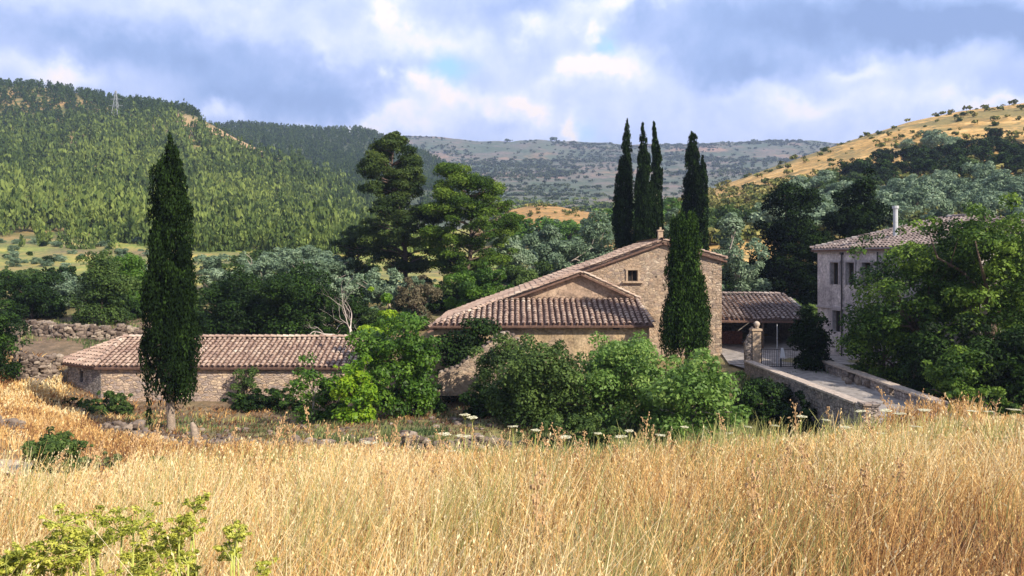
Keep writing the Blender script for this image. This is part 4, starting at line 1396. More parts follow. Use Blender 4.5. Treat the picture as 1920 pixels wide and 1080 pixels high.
# right parapet, broken in the middle
pw = Buf()
for (ya_, yb2, top_) in ((53.2, 48.6, -6.2), (46.9, 43.0, -6.25), (42.4, 37.8, -6.3)):
    xa, xb = 19.2 - (53.2 - ya_) * .02, 19.2 - (53.2 - yb2) * .02
    pw.prism([(xa, ya_, -8.5), (xb, yb2, -8.5), (xb, yb2, top_), (xa, ya_, top_)], (.4, 0, 0))
link('parapet', pw.mesh('parapet', [M['bridgewall']]), br)
cb = Buf()
for i in range(19):
    y_ = 53.0 - i * .82
    if 46.9 < y_ < 48.6 and False:
        continue
    cb.box((19.38 - (53.2 - y_) * .02 + r_.normal() * .02, y_, -6.16 - i * .006), (.54, .8, .1), .02, r_.random())
link('coping', cb.mesh('coping', [M['coping']]), br)
rbn = Buf()
for i in range(30):
    stone(rbn, r_, (19.3 + r_.normal() * .3, 47.7 + r_.normal() * .7, -6.75 + r_.random() * .35), (.4, .4, .3))
link('rubble', rbn.mesh('rubble', [M['drystone']], False, False), br)

# gate pillar, gate, finial
gp = empty('gate_pillar')
tag(gp, 'stone gate pillar with ball finial and scrolled shoulder', 'gate pillar')
pY = 54.0
pb = Buf()
pb.box((X(1417, pY), pY, -5.6), (.52, .55, 2.5))
pb.box((X(1417, pY), pY, -4.32), (.66, .68, .12))
link('shaft', pb.mesh('shaft', [M['stone_trim']]), gp)
bb = Buf()
prof = [(0, 0.06), (.10, .10), (.16, .16), (.22, .17), (.28, .13), (.33, .05)]
bb.tube([(X(1419, pY), pY, -4.26), (X(1419, pY), pY, -4.16), (X(1419, pY), pY, -4.10), (X(1419, pY), pY, -4.0), (X(1419, pY), pY, -3.9), (X(1419, pY), pY, -3.82), (X(1419, pY), pY, -3.78)], [.16, .10, .15, .2, .19, .12, .03], 12)
link('ball_finial', bb.mesh('ball_finial', [M['coping']], True), gp)
sb = Buf()
sb.prism([(X(a, pY), pY - .2, Z(c_, pY)) for a, c_ in ((1410.5, 690), (1397, 690), (1396, 643), (1400, 637), (1402, 630), (1406, 625), (1410.5, 612))], (0, .42, 0))
link('shoulder', sb.mesh('shoulder', [M['bridgewall']]), gp)
gt = empty('iron_gate')
tag(gt, 'low two leaf iron bar gate across the end of the bridge', 'gate')
x0g, x1g = X(1428, pY), X(1506, pY)
z0g, z1g = Z(689, pY), Z(655, pY)
xm = (x0g + x1g) / 2 - .1
for (a, b_) in ((x0g, xm - .03), (xm + .03, x1g)):
    lf = Buf()
    lf.box(((a + b_) / 2, pY, z1g), (b_ - a, .035, .04))
    lf.box(((a + b_) / 2, pY, z0g + .06), (b_ - a, .035, .04))
    for x_ in np.arange(a + .02, b_, .115):
        lf.box((x_, pY, (z0g + z1g) / 2 + .03), (.022, .022, z1g - z0g - .02))
    lf.box((a, pY, (z0g + z1g) / 2 + .03), (.05, .05, z1g - z0g + .06))
    lf.box((b_, pY, (z0g + z1g) / 2 + .03), (.05, .05, z1g - z0g + .06))
    link('gate_leaf', lf.mesh('gate_leaf', [M['iron']]), gt)
po = Buf()
po.tube([(X(1458, pY), pY + .1, -6.8), (X(1458, pY), pY + .1, Z(608, pY))], [.03, .025], 8)
po.box((X(1458, pY), pY + .1, -6.72), (.16, .16, .04))
tag(link('pole', po.mesh('pole', [M['galv']])), 'thin upright metal pole at the middle of the gate', 'pole')
cl = Buf()
r_ = np.random.default_rng(4)
V, Q_ = [], []
for i in range(8):
    for j in range(7):
        wdt = .14 + .22 * (i / 7) ** .8
        V.append((X(1466, pY) + (j / 6 - .5) * wdt + .02 * i / 7, pY - .05 - .035 * math.sin(j * 2.1 + i * .3), Z(652, pY) - i * .095))
for i in range(7):
    for j in range(6):
        Q_.append((i * 7 + j, i * 7 + j + 1, i * 7 + j + 8, i * 7 + j + 7))
ob = link('cloth', np_mesh('cloth', V, Q_, [M['white']], smooth=True))
sm = ob.modifiers.new('thick', 'SOLIDIFY')
sm.thickness = .012
tag(ob, 'white cloth hanging over the iron gate', 'cloth')

# ------------------------------------------------------------------ trees and bushes round the farm
B('walnut_tree', 'leafy bright green tree at the centre between barn and farmhouse', 'tree', 748, 48, 588, 165, M['green'], 735, .105, 3.0, 40, contrast=.6, flat=.8)
B('walnut_tree', 'yellow green young tree crown rising behind the leafy green tree', 'tree', 716, 53, 534, 84, M['bright'], 600, .10, 2.4, 20, contrast=.6)
B('walnut_tree', 'bright yellow green small tree in front of the barn end', 'tree', 664, 45, 664, 90, M['bright'], 765, .10, 2.6, 24, contrast=.6, flat=.8)
B('walnut_tree', 'sparse small tree with pale bent branches before the barn wall', 'tree', 588, 46.5, 664, 88, M['green'], 755, .095, 1.2, 16, contrast=.6, bark='pale_bark', flat=.8)
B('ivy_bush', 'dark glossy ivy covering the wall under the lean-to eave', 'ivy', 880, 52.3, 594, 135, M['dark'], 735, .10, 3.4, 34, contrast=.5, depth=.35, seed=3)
B('shrub', 'dark dense shrub just left of the fig bushes', 'shrub', 1012, 43, 636, 205, M['midgreen'], 830, .085, 3.2, 50, contrast=.6, stems=3, flat=.8)
B('shrub', 'green leafy shrub between the dark shrub and the pale fig', 'shrub', 1160, 43.5, 622, 210, M['fig'], 830, .095, 2.8, 44, contrast=.6, stems=3, flat=.7)
B('fig_tree', 'pale green large leaved fig at the foot of the blunt cypress', 'fig tree', 1300, 40, 645, 220, M['fig'], 850, .11, 2.4, 40, contrast=.5, stems=4, flat=.7, bark='pale_bark')
B('shrub', 'low dull green scrub along the field edge under the shrubs', 'shrub', 1075, 37, 775, 190, M['midgreen'], 835, .075, 2.4, 26, contrast=.5, stems=3, depth=.4)
B('shrub', 'dark thicket in the ditch beside the bridge wall', 'shrub', 1435, 45, 695, 160, M['dark'], 800, .08, 3.2, 34, contrast=.5, stems=3)
B('shrub', 'small dark thicket against the near part of the bridge wall', 'shrub', 1495, 42, 738, 110, M['dark'], 800, .075, 3.0, 22, contrast=.5, stems=3)
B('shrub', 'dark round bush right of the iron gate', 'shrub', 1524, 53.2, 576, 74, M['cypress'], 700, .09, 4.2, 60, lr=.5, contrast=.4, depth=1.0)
B('shrub', 'dark green bush against the front of the barn, right of the cypress', 'shrub', 470, 52.5, 722, 90, M['dark'], 768, .08, 3.0, 20, contrast=.5)
B('shrub', 'dark green bush against the barn near its hidden right end', 'shrub', 535, 52.5, 724, 80, M['dark'], 768, .08, 3.0, 20, contrast=.5)
B('shrub', 'leafy green bush at the foot of the barn left of the cypress', 'shrub', 205, 51, 735, 110, M['midgreen'], 785, .085, 2.8, 26, contrast=.6, depth=.6)
B('shrub', 'dark bramble at the foot of the grey barn end', 'shrub', 130, 52, 742, 80, M['dark'], 780, .08, 2.6, 16, contrast=.5, depth=.6)
B('shrub', 'thin climbing plant on the barn wall right of the cypress', 'climbing plant', 460, 53.7, 684, 56, M['midgreen'], 745, .08, 1.3, 14, contrast=.5, depth=.25)
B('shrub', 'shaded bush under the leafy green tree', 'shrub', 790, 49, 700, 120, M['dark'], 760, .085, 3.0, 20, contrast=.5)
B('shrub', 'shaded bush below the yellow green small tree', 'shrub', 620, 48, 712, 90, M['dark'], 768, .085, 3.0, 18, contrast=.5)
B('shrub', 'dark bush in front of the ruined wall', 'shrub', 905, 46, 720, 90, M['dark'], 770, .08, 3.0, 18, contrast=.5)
B('shrub', 'ragged green bush half hiding the ruined wall', 'shrub', 945, 47.5, 618, 140, M['midgreen'], 720, .085, 1.7, 30, contrast=.6)
# right-hand trees
B('robinia_tree', 'feathery green tree half hiding the pale house front', 'tree', 1716, 47, 424, 240, M['robinia'], 700, .095, 1.35, 70, lr=.8, contrast=.8, flat=.8, stems=2)
B('robinia_tree', 'tallest feathery tree at the right edge over the house roof', 'tree', 1862, 45, 372, 250, M['robinia'], 680, .095, 1.5, 76, lr=.75, contrast=.8, flat=.8, stems=2)
B('robinia_tree', 'yellowish feathery tree between the two larger ones in front of the house', 'tree', 1800, 49, 418, 140, M['robinia'], 650, .095, 2.0, 44, lr=.7, contrast=.8, flat=.8)
B('robinia_tree', 'dark leafy tree cut off by the right edge', 'tree', 1945, 48, 425, 160, M['robinia'], 700, .095, 3.0, 44, lr=.9, contrast=.6, flat=.8)
B('shrub', 'dark leafy shrub below the feathery tree beside the drive', 'shrub', 1655, 49, 565, 150, M['robinia'], 715, .09, 3.0, 40, contrast=.7, stems=2, flat=.8)
B('shrub', 'dark shrub mass under the right trees', 'shrub', 1790, 44, 590, 190, M['dark'], 760, .09, 3.6, 50, contrast=.6, stems=2, flat=.8)
B('shrub', 'dense dark shrub at the lower right edge', 'shrub', 1900, 41, 600, 190, M['dark'], 772, .085, 3.6, 44, contrast=.6, stems=2, flat=.8)
B('shrub', 'lighter green bush low in front of the right trees', 'shrub', 1800, 40, 640, 120, M['robinia'], 750, .085, 2.2, 26, contrast=.8, flat=.8)
B('shrub', 'low green bush spreading right of the bridge end', 'shrub', 1850, 37.5, 725, 150, M['robinia'], 775, .08, 2.2, 24, contrast=.8, flat=.8, depth=.6)
# foreground and field-edge bushes
B('shrub', 'rounded dark green bush alone in the dry grass at left', 'shrub', 108, 23.6, 803, 112, M['midgreen'], 885, .045, 3.0, 30, contrast=.5)
B('shrub', 'small grey green bush just right of the rounded left bush', 'shrub', 190, 23, 842, 100, M['weed'], 880, .04, 1.8, 18, contrast=.5, depth=.6)
B('shrub', 'tiny low bush at the field edge below the cypress', 'shrub', 290, 22.5, 852, 60, M['weed'], 884, .035, 1.8, 12, contrast=.5, depth=.6)


def bare_tree(label, px, Y, top, base_py, seed, spread=1.0, m_='pale_bark', name='dead_tree', h0=.35, levels=5, r0=.13, lean=0):
    r_ = np.random.default_rng(seed)
    x = X(px, Y)
    zb = Z(base_py, Y)
    H = Z(top, Y) - zb
    root = empty(name, (x, Y, zb))
    tag(root, label, 'tree')
    bf = Buf()
    tips = []

    def grow(p, d, ln, r, lv):
        pts, rad = [p], [r]
        q, dd = p, d
        for i in range(4):
            dd = unit(dd + r_.normal(size=3) * .22 + np.array([0, 0, .05]))
            q = q + dd * ln / 4
            pts.append(q)
            rad.append(r * (1 - .12 * (i + 1)))
        bf.tube(pts, rad, 6 if lv < 3 else 4, cap=False)
        if lv >= levels:
            tips.append(q)
            return
        for i in range(3 if lv < 3 else 2):
            nd = unit(dd + r_.normal(size=3) * .75 * spread)
            nd[2] = nd[2] * .8 + .12
            grow(q if i < 2 else pts[2], unit(nd), ln * r_.uniform(.62, .85), rad[-1] * .72, lv + 1)
    grow(np.array([0, 0, -.2]), unit(np.array([lean, 0, 1.])), H * h0, r0, 1)
    link('trunk', bf.mesh('trunk', [M[m_]], True, False), root)
    return root


bare_tree('dead tree with pale bare branches over the barn roof end', 640, 63.4, 540, 668, 14, 1.15, h0=.40, r0=.24, levels=6, lean=-.1, m_='dead_bark')
bare_tree('thin dead sapling standing beside the pale bare tree', 672, 63, 536, 660, 15, .5, h0=.42, levels=5, r0=.13, m_='dead_bark')
for (lb, px, Y, tp, bp, ln_) in (('split grey tree stump just right of the cypress trunk', 366, 38.5, 776, 806, -.15), ('short broken stump left of the cypress near the stones', 238, 38, 786, 808, .2)):
    bf = Buf()
    r_ = np.random.default_rng(int(px))
    h_ = Z(tp, Y) - Z(bp, Y)
    bf.tube([(0, 0, -.2), (.0, 0, h_ * .3), (ln_ * .5, 0, h_ * .7), (ln_, 0, h_)], [.24, .19, .15, .07], 9)
    bf.tube([(.05, 0, h_ * .3), (.25, 0, h_ * .75)], [.1, .03], 6)
    o = link('tree_stump', bf.mesh('tree_stump', [M['cyp_bark']], True, False), None, (X(px, Y), Y, gz(X(px, Y), Y)))
    tag(o, lb, 'tree stump')

# ------------------------------------------------------------------ hill pines: 300 nearest one by one, the rest one wood
def pine_proto(seed, w, h, k_, n, s_, m_, conic=.55):
    r_ = np.random.default_rng(seed)
    zz = r_.uniform(.12, .95, k_) * h
    R0 = w / 2 * np.clip(1.15 - (zz / h) ** 1.5 * (1 - .1) * 1.0, .15, 1)
    a = r_.uniform(0, 6.28, k_)
    L = np.stack([np.cos(a) * R0 * .55, np.sin(a) * R0 * .55, zz, R0 * .6, R0 * .6, np.full(k_, h * .13)], -1)
    me = crown_mesh('pine_tree', r_, L, n, s_ * 1.1, .42, m_, .2, .4, (0, 0, 1), .6)
    return me


def mesh_arrays(me):
    V = np.empty(len(me.vertices) * 3, np.float32)
    me.vertices.foreach_get('co', V)
    T_ = np.empty(len(me.polygons), np.float32)
    me.attributes['tint'].data.foreach_get('value', T_)
    return V.reshape(-1, 3), T_


def merged(name, protos, P, sc, tints, m_, label, sxy=None):
    """many copies baked into one mesh"""
    Vs, Ts = [], []
    for i, (p, s_) in enumerate(zip(P, sc)):
        V, T_ = protos[i % len(protos)]
        a = (i * 2.399) % 6.283
        c_, s2 = math.cos(a), math.sin(a)
        Rm = np.array([[c_, s2, 0], [-s2, c_, 0], [0, 0, 1]], np.float32)
        k_ = 1 if sxy is None else sxy[i]
        Vs.append((V * np.array([k_, k_, 1], np.float32)) @ Rm * s_ + np.array(p, np.float32))
        Ts.append(np.clip(T_ + tints[i], 0, 1))
    V = np.concatenate(Vs)
    me = np_mesh(name, V, np.arange(len(V)).reshape(-1, 4), [m_], np.concatenate(Ts))
    return tag(link(name, me), label, None, None, 'stuff')


r_ = np.random.default_rng(99)
hp = [pine_proto(100 + i, 2.9, 5.2, 12, 170, .34, M['hillpine']) for i in range(6)]
hd = [pine_proto(120 + i, 3.6, 5.4, 10, 90, .45, M['hilldark']) for i in range(5)]
hf = [pine_proto(140 + i, 2.6 + .25 * i, 5.8, 10, 90, .45, M['hillpine']) for i in range(5)]
cand = []
# sample by world area on the slope
N0 = 15500
pxs = r_.uniform(-250, 800, N0)
ts = r_.uniform(.55, 5.3, N0)
x, y, z = left_hill.at(pxs, ts)
wgt = (y / 400) * 1.0
keep = r_.random(N0) < np.clip(wgt, .15, 1) * .95
pxs, ts, x, y, z = pxs[keep], ts[keep], x[keep], y[keep], z[keep]
pys = HY - z / y * F
# bare, golden rocky spine and the thin meadow at the foot
spine = (pxs > 325) & (pxs < 545) & (np.abs(pys - 6 - np.interp(pxs, [325, 400, 440, 500, 545], [216, 240, 256, 280, 300])) < 16)
spine |= (pxs > 540) & (pxs < 720) & (np.abs(pys - np.interp(pxs, [540, 620, 720], [304, 336, 382]) - 3) < 5)
foot = (y < np.interp(pxs, [0, 150, 300, 520, 700], [186, 184, 160, 140, 135])) & (r_.random(len(y)) < .9)
gap = (fbm(x / 26, y / 26, 9.0, 3) < .31) & (y < 480)
ok = ~(spine | foot | gap)
pxs, x, y, z, pys = pxs[ok], x[ok], y[ok], z[ok], pys[ok]
dark = (ts[ok] > np.interp(pxs, [-300, 0, 350, 500, 800], [3.7, 3.85, 4.0, 4.4, 4.6]) + r_.normal(size=len(x)) * .15)  # upper band takes darker needles: cloud shade painted into the tree colour
inview = (pxs > -8) & (pxs < 720)
order = np.argsort(np.where(inview & ~dark, y, 1e9))
near = set(order[:290].tolist())
protos = []
mats_i = 0
for i in order[:290]:
    s_ = r_.uniform(.75, 1.25)
    o = bpy.data.objects.new('pine_tree', hp[mats_i % len(hp)])
    mats_i += 1
    COL.objects.link(o)
    o.location = (x[i], y[i], z[i] - .2)
    o.rotation_euler = (0, 0, r_.uniform(0, 6.28))
    o.scale = (s_, s_, s_ * r_.uniform(.85, 1.2))
    tag(o, 'young light green pine low on the wooded hillside at left', 'pine tree', 'young pines on the lower hillside')
rest = np.array([i for i in range(len(x)) if i not in near and not dark[i]])
A_p = [mesh_arrays(m_) for m_ in hf]
lo = .0
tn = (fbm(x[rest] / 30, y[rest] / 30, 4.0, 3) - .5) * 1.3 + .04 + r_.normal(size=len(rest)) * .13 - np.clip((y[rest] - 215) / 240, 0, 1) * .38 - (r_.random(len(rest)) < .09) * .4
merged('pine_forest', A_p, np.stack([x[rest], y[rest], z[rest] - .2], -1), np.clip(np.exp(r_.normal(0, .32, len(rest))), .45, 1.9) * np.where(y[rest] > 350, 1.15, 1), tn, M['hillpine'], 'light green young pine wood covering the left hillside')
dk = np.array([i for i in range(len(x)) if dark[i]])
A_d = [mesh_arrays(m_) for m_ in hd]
merged('pine_forest', A_d, np.stack([x[dk], y[dk], z[dk] - .2], -1), r_.uniform(.7, 1.2, len(dk)), r_.normal(size=len(dk)) * .15, M['hilldark'], 'pine wood along the top of the left hill, cloud shade painted dark')
# the spine carries a few scattered trees of its own
px_ = np.array([332, 338, 345, 352, 362, 384, 392, 396, 405, 412, 418, 424, 430, 436, 446, 452, 458, 470])
x2, y2, z2 = left_hill.at(px_, np.full(len(px_), 4.08))
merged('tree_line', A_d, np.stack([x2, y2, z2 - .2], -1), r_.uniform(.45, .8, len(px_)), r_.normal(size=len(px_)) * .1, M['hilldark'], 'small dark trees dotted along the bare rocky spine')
# dark shaded scrub patches within the wood
# wooded ridge behind
N0 = 5200
pxs, ts = r_.uniform(380, 860, N0), r_.uniform(.6, 3.25, N0)
x, y, z = mid_hill.at(pxs, ts)
keep = (fbm(x / 60, y / 60, 2.0, 3) > .30)
x, y, z = x[keep], y[keep], z[keep]
merged('pine_forest', A_d, np.stack([x, y, z - .3], -1), r_.uniform(.9, 1.6, len(x)), r_.normal(size=len(x)) * .15, M['hilldark'], 'dark pine wood on the ridge behind the left hill')
# scrub on the far ridge
bushp = []
for i in range(5):
    rr2 = np.random.default_rng(200 + i)
    bushp.append(mesh_arrays(crown_mesh('bush', rr2, ellipsoid_lumps(rr2, 6, 1.6, 1.6, 1.0, 1.0, .9), 46, .55, .7, M['hilldark'], .3, .4)))
N0 = 17000
pxs, ts = r_.uniform(650, 1760, N0), r_.uniform(.6, 4.98, N0)
x, y, z = ridge.at(pxs, ts)
dn = fbm(x / 130, y / 130, 6.0, 4)
keep = r_.random(len(x)) < np.clip((dn - .36) * 4, .05, 1) * np.clip(y / 900, .25, 1)
x, y, z = x[keep], y[keep], z[keep]
M['ridgescrub'] = foliage_mat('ridge_scrub', [(0, (.025, .045, .025)), (.5, (.055, .08, .045)), (1, (.12, .15, .07))], .1, .8, 0, .1)
merged('scrub', bushp, np.stack([x, y, z - .3], -1), r_.uniform(.7, 2.0, len(x)) * np.clip(y / 900, .6, 1.2), r_.normal(size=len(x)) * .2, M['ridgescrub'], 'low scrub dotted over the far blue ridge')
# a few trees on its skyline
for (px, s_, lb) in ((955, 3.6, 'dark round tree on the skyline of the far ridge, leftmost'), (1037, 4.2, 'low dark tree on the far skyline left of the cypresses'),
                     (1415, 3.0, 'small tree on the far skyline right of the cypress pair'), (1500, 2.6, 'tiny tree on the far skyline near the golden hill')):
    x_, y_, z_ = ridge.at(np.array([px]), np.array([5.02]))
    me = crown_mesh('tree', np.random.default_rng(px), ellipsoid_lumps(np.random.default_rng(px), 8, 2.0, 2.0, 1.0, 1.2, .9), 160, .4, .7, M['hilldark'], .3, .4)
    o = link('skyline_tree', me, None, (x_[0], y_[0], z_[0] - .5))
    o.scale = (s_,) * 3
    tag(o, lb, 'tree')

# ------------------------------------------------------------------ shrubs and olives over the right hill, the valley and the meadow
def bush_proto(name, seed, m_, w=4.0, h=3.4, n=2600, s_=.17, k_=16, trunk=True):
    rr2 = np.random.default_rng(seed)
    L = ellipsoid_lumps(rr2, int(k_ * 1.5), w / 2 * .85, w / 2 * .85, h / 2 * .85, h * .5, w * .17, 1.0)
    cr = crown_mesh('crown', rr2, L, n, s_, .55, m_, .3, .35, None, .5)
    bf = Buf()
    limbs(bf, (0, 0, -.6), (0, 0, h * .4), .16, .1, rr2)
    for j in range(5):
        limbs(bf, (0, 0, h * .3), L[j, :3], .08, .03, rr2, .15, 3, 5)
    tk = bf.mesh('trunk', [M['bark']], True, False)
    return (name, cr, tk)


PR = {
    'olive': [bush_proto('olive_tree', 300 + i, M['olive'], 4.6, 3.8, 2800, .17) for i in range(4)],
    'dark': [bush_proto('shrub', 310 + i, M['dark'], 4.2, 3.6, 2600, .17) for i in range(3)],
    'mid': [bush_proto('shrub', 320 + i, M['midgreen'], 4.0, 3.2, 2400, .17) for i in range(3)],
    'green': [bush_proto('shrub', 330 + i, M['green'], 4.0, 3.4, 2400, .17) for i in range(2)],
}
LB = {
    'r_olive': ('grey green olive tree among others on the right hillside grove', 'olive tree', 'olive trees on the right hillside'),
    'r_dark': ('dark shrub among others in the thicket on the golden hill', 'shrub', 'dark shrubs on the right hillside'),
    'r_mid': ('dull green shrub among others scattered on the golden hill', 'shrub', 'green shrubs on the right hillside'),
    'v_mid': ('green bush among others on the valley floor beyond the farm', 'shrub', 'bushes on the valley floor'),
    'v_olive': ('grey olive among others in the grove behind the farm', 'olive tree', 'olive grove behind the farm'),
    'g_mid': ('dull green bush closing the gaps between olive trees', 'shrub', 'green bushes among the olives behind the farm'),
    'g_dark': ('dark bush in the shade between the trees behind the farm', 'shrub', 'dark bushes among the trees behind the farm'),
    'm_bush': ('low bush among others on the yellow meadow at left', 'shrub', 'low bushes on the left meadow'),
}
_cnt = 0


def put(kind, x_, y_, z_, s_, sz, key, parts=True):
    global _cnt
    pr = PR[kind][_cnt % len(PR[kind])]
    _cnt += 1
    nm, cr, tk = pr
    lb, cat, grp = LB[key]
    if parts:
        o = empty(nm, (x_, y_, z_))
        c_ = bpy.data.objects.new('crown', cr)
        t_ = bpy.data.objects.new('trunk', tk)
        for q in (c_, t_):
            COL.objects.link(q)
            q.parent = o
    else:
        o = bpy.data.objects.new(nm, cr)
        COL.objects.link(o)
        o.location = (x_, y_, z_)
    o.scale = (s_, s_, s_ * sz)
    o.rotation_euler = (0, 0, random.uniform(0, 6.28))
    tag(o, lb, cat, grp)


rr = np.random.default_rng(55)
# right hill, zone by zone in its own surface coordinates
zones = [  # px range, t range, count, kind, scale, key
    ((1450, 1990), (.7, 1.72), 88, 'olive', (.9, 1.35), 'r_olive'),
    ((1470, 1960), (1.0, 2.3), 12, 'mid', (.8, 1.2), 'r_mid'),
    ((1590, 1850), (1.85, 2.6), 40, 'dark', (.8, 1.3), 'r_dark'),
    ((1850, 1990), (1.9, 2.75), 24, 'dark', (.8, 1.3), 'r_dark'),
    ((1430, 1640), (1.6, 2.3), 22, 'mid', (.7, 1.1), 'r_mid'),
    ((1250, 1480), (.7, 1.5), 30, 'mid', (.7, 1.15), 'r_mid'),
    ((1250, 1420), (.8, 1.7), 12, 'dark', (.6, 1.0), 'r_dark'),
    ((1380, 1960), (2.9, 3.8), 26, 'mid', (.25, .6), 'r_mid'),
    ((1700, 1800), (2.4, 2.9), 6, 'olive', (1.0, 1.4), 'r_olive'),
    ((1480, 1560), (1.75, 2.3), 4, 'olive', (1.0, 1.4), 'r_olive'),
]
for (pa, pb_), (ta, tb), n, kind, (s0, s1), key in zones:
    pts = []
    tries = 0
    while len(pts) < n and tries < 4000:
        tries += 1
        px, t_ = rr.uniform(pa, pb_), rr.uniform(ta, tb)
        x_, y_, z_ = right_hill.at(np.array([px]), np.array([t_]))
        q = (x_[0], y_[0], z_[0])
        if all((q[0] - p[0]) ** 2 + (q[1] - p[1]) ** 2 > 7 * (s0 + s1) / 2 for p in pts):
            pts.append(q)
            s_ = rr.uniform(s0, s1)
            put(kind, q[0], q[1], q[2] - .3, s_, rr.uniform(.8, 1.1), key, s_ > .5)
# olive grove right behind the farm and into the valley
for n, (pa, pb_), (ya_, yb2), kind, (s0, s1), key in (
        (26, (930, 1330), (92, 132), 'olive', (.8, 1.2), 'v_olive'), (14, (380, 660), (92, 125), 'olive', (.8, 1.2), 'v_olive'),
        (18, (930, 1260), (165, 186), 'green', (1.5, 2.2), 'v_mid'), (12, (380, 680), (100, 135), 'mid', (.7, 1.1), 'v_mid'),
        (14, (1240, 1460), (90, 120), 'mid', (.8, 1.2), 'v_mid'), (8, (0, 260), (88, 105), 'mid', (.6, .9), 'v_mid'),
        (10, (960, 1180), (170, 190), 'dark', (.6, 1.1), 'v_mid'),
        (34, (-60, 330), (125, 180), 'olive', (.25, .55), 'm_bush'), (14, (-60, 330), (120, 175), 'dark', (.25, .5), 'm_bush')):
    for i in range(n):
        px, Y = rr.uniform(pa, pb_), rr.uniform(ya_, yb2)
        x_ = X(px, Y)
        s_ = rr.uniform(s0, s1)
        put(kind, x_, Y, gz(x_, Y) - .3, s_, rr.uniform(.75, 1.0), key, s_ > .5)
# thick undergrowth that closes the groves: bushes between the olives
for n, (pa, pb_), (ya_, yb2), kind, (s0, s1), key in (
        (14, (330, 640), (70, 92), 'mid', (.7, 1.1), 'g_mid'), (10, (640, 840), (72, 92), 'dark', (.6, .9), 'g_dark'), (12, (840, 1130), (78, 95), 'mid', (.8, 1.1), 'g_mid'),
        (12, (-40, 330), (80, 95), 'dark', (.6, 1.0), 'g_dark'), (8, (-40, 330), (86, 100), 'mid', (.7, 1.0), 'g_mid'), (8, (1330, 1560), (84, 95), 'dark', (.9, 1.3), 'g_dark'), (5, (330, 640), (64.5, 70), 'dark', (.5, .8), 'g_dark'),
        (9, (1240, 1450), (88, 110), 'olive', (.8, 1.1), 'v_olive'), (9, (1500, 1990), (72, 92), 'mid', (.9, 1.2), 'g_mid'), (8, (1560, 1990), (80, 95), 'olive', (1., 1.3), 'v_olive')):
    for i in range(n):
        px, Y = pa + (pb_ - pa) * (i + rr.uniform(0, 1)) / n, rr.uniform(ya_, yb2)
        x_ = X(px, Y)
        put(kind, x_, Y, gz(x_, Y) - .3, rr.uniform(s0, s1), rr.uniform(.75, 1.0), key)
# low scrub between the shrubs of the right hill
N0 = 4200
px_, ts = rr.uniform(1260, 2000, N0), rr.uniform(.6, 3.9, N0)
x, y, z = right_hill.at(px_, ts)
py_ = HY - z / y * F
keep = rr.random(N0) < np.clip((fbm(x / 22, y / 22, 3.0, 3) - .36) * 5, .12, 1) * np.clip((py_ - np.interp(px_, [1300, 1600, 1920], [350, 300, 260])) / 60, .15, 1)
x, y, z = x[keep], y[keep], z[keep]
M['slopescrub'] = foliage_mat('slope_scrub', [(0, (.05, .07, .02)), (.5, (.13, .15, .04)), (1, (.30, .27, .09))], .1, .8, 0, .1)
merged('scrub', bushp, np.stack([x, y, z - .15], -1), rr.uniform(.25, .8, len(x)), rr.normal(size=len(x)) * .25, M['slopescrub'], 'low dull green scrub between the shrubs of the golden hill')
N0 = 130
x, y, z = mound.at(rr.uniform(900, 1220, N0), rr.uniform(1.0, 2.2, N0))
merged('scrub', bushp, np.stack([x, y, z - .1], -1), rr.uniform(.2, .55, N0), rr.normal(size=N0) * .25, M['slopescrub'], 'small dull bushes dotted over the ochre hillock')
# valley scrub beyond the mound
N0 = 700
px_, y_ = rr.uniform(930, 1420, N0), rr.uniform(300, 620, N0)
x, y, z = ridge.at(px_, np.interp(y_, [280, 420, 650], [0, 1, 2]))
M['valleyscrub'] = foliage_mat('valley_scrub', [(0, (.06, .10, .03)), (.5, (.13, .19, .05)), (1, (.26, .30, .08))], .1, .8, 0, .1)
merged('valley_scrub', bushp, np.stack([x, y, z - .2], -1), rr.uniform(.5, 1.3, N0), rr.normal(size=N0) * .2, M['valleyscrub'], 'green scrub on the valley floor beyond the ochre hillock')

# ------------------------------------------------------------------ electricity pylon on the left hill
pyl = empty('electricity_pylon')
Yp = 505
bx = X(217, Yp)
zb0, zt0 = Z(222, Yp), Z(170, Yp)
tag(pyl, 'pale lattice electricity pylon among the trees on the left hill', 'pylon')
tb_ = Buf()
Hh = zt0 - zb0
cs = [(-1, -1), (1, -1), (1, 1), (-1, 1)]
wd = lambda f: 1.9 * (1 - f) ** 1.2 + .25
lv = np.linspace(0, 1, 9)
for k1, (a, b_) in enumerate(cs):
    tb_.tube([(bx + a * wd(f), Yp + b_ * wd(f), zb0 - 1 + (Hh + 1) * f) for f in lv], [.16] * 9, 4)
for i in range(8):
    for k1 in range(4):
        a, b_ = cs[k1], cs[(k1 + 1) % 4]
        f0, f1 = lv[i], lv[i + 1]
        tb_.tube([(bx + a[0] * wd(f0), Yp + a[1] * wd(f0), zb0 + Hh * f0), (bx + b_[0] * wd(f1), Yp + b_[1] * wd(f1), zb0 + Hh * f1)], [.09, .09], 4)
link('tower', tb_.mesh('tower', [M['pylon']]), pyl)
for py_, hw2 in ((186, 3.6), (198, 4.4)):
    ab = Buf()
    za_ = Z(py_, Yp)
    for s_ in (-1, 1):
        ab.tube([(bx, Yp, za_ + .5), (bx + s_ * hw2, Yp, za_)], [.13, .08], 4)
        ab.tube([(bx, Yp, za_ - .4), (bx + s_ * hw2, Yp, za_)], [.13, .08], 4)
    link('cross_arm', ab.mesh('cross_arm', [M['pylon']]), pyl)

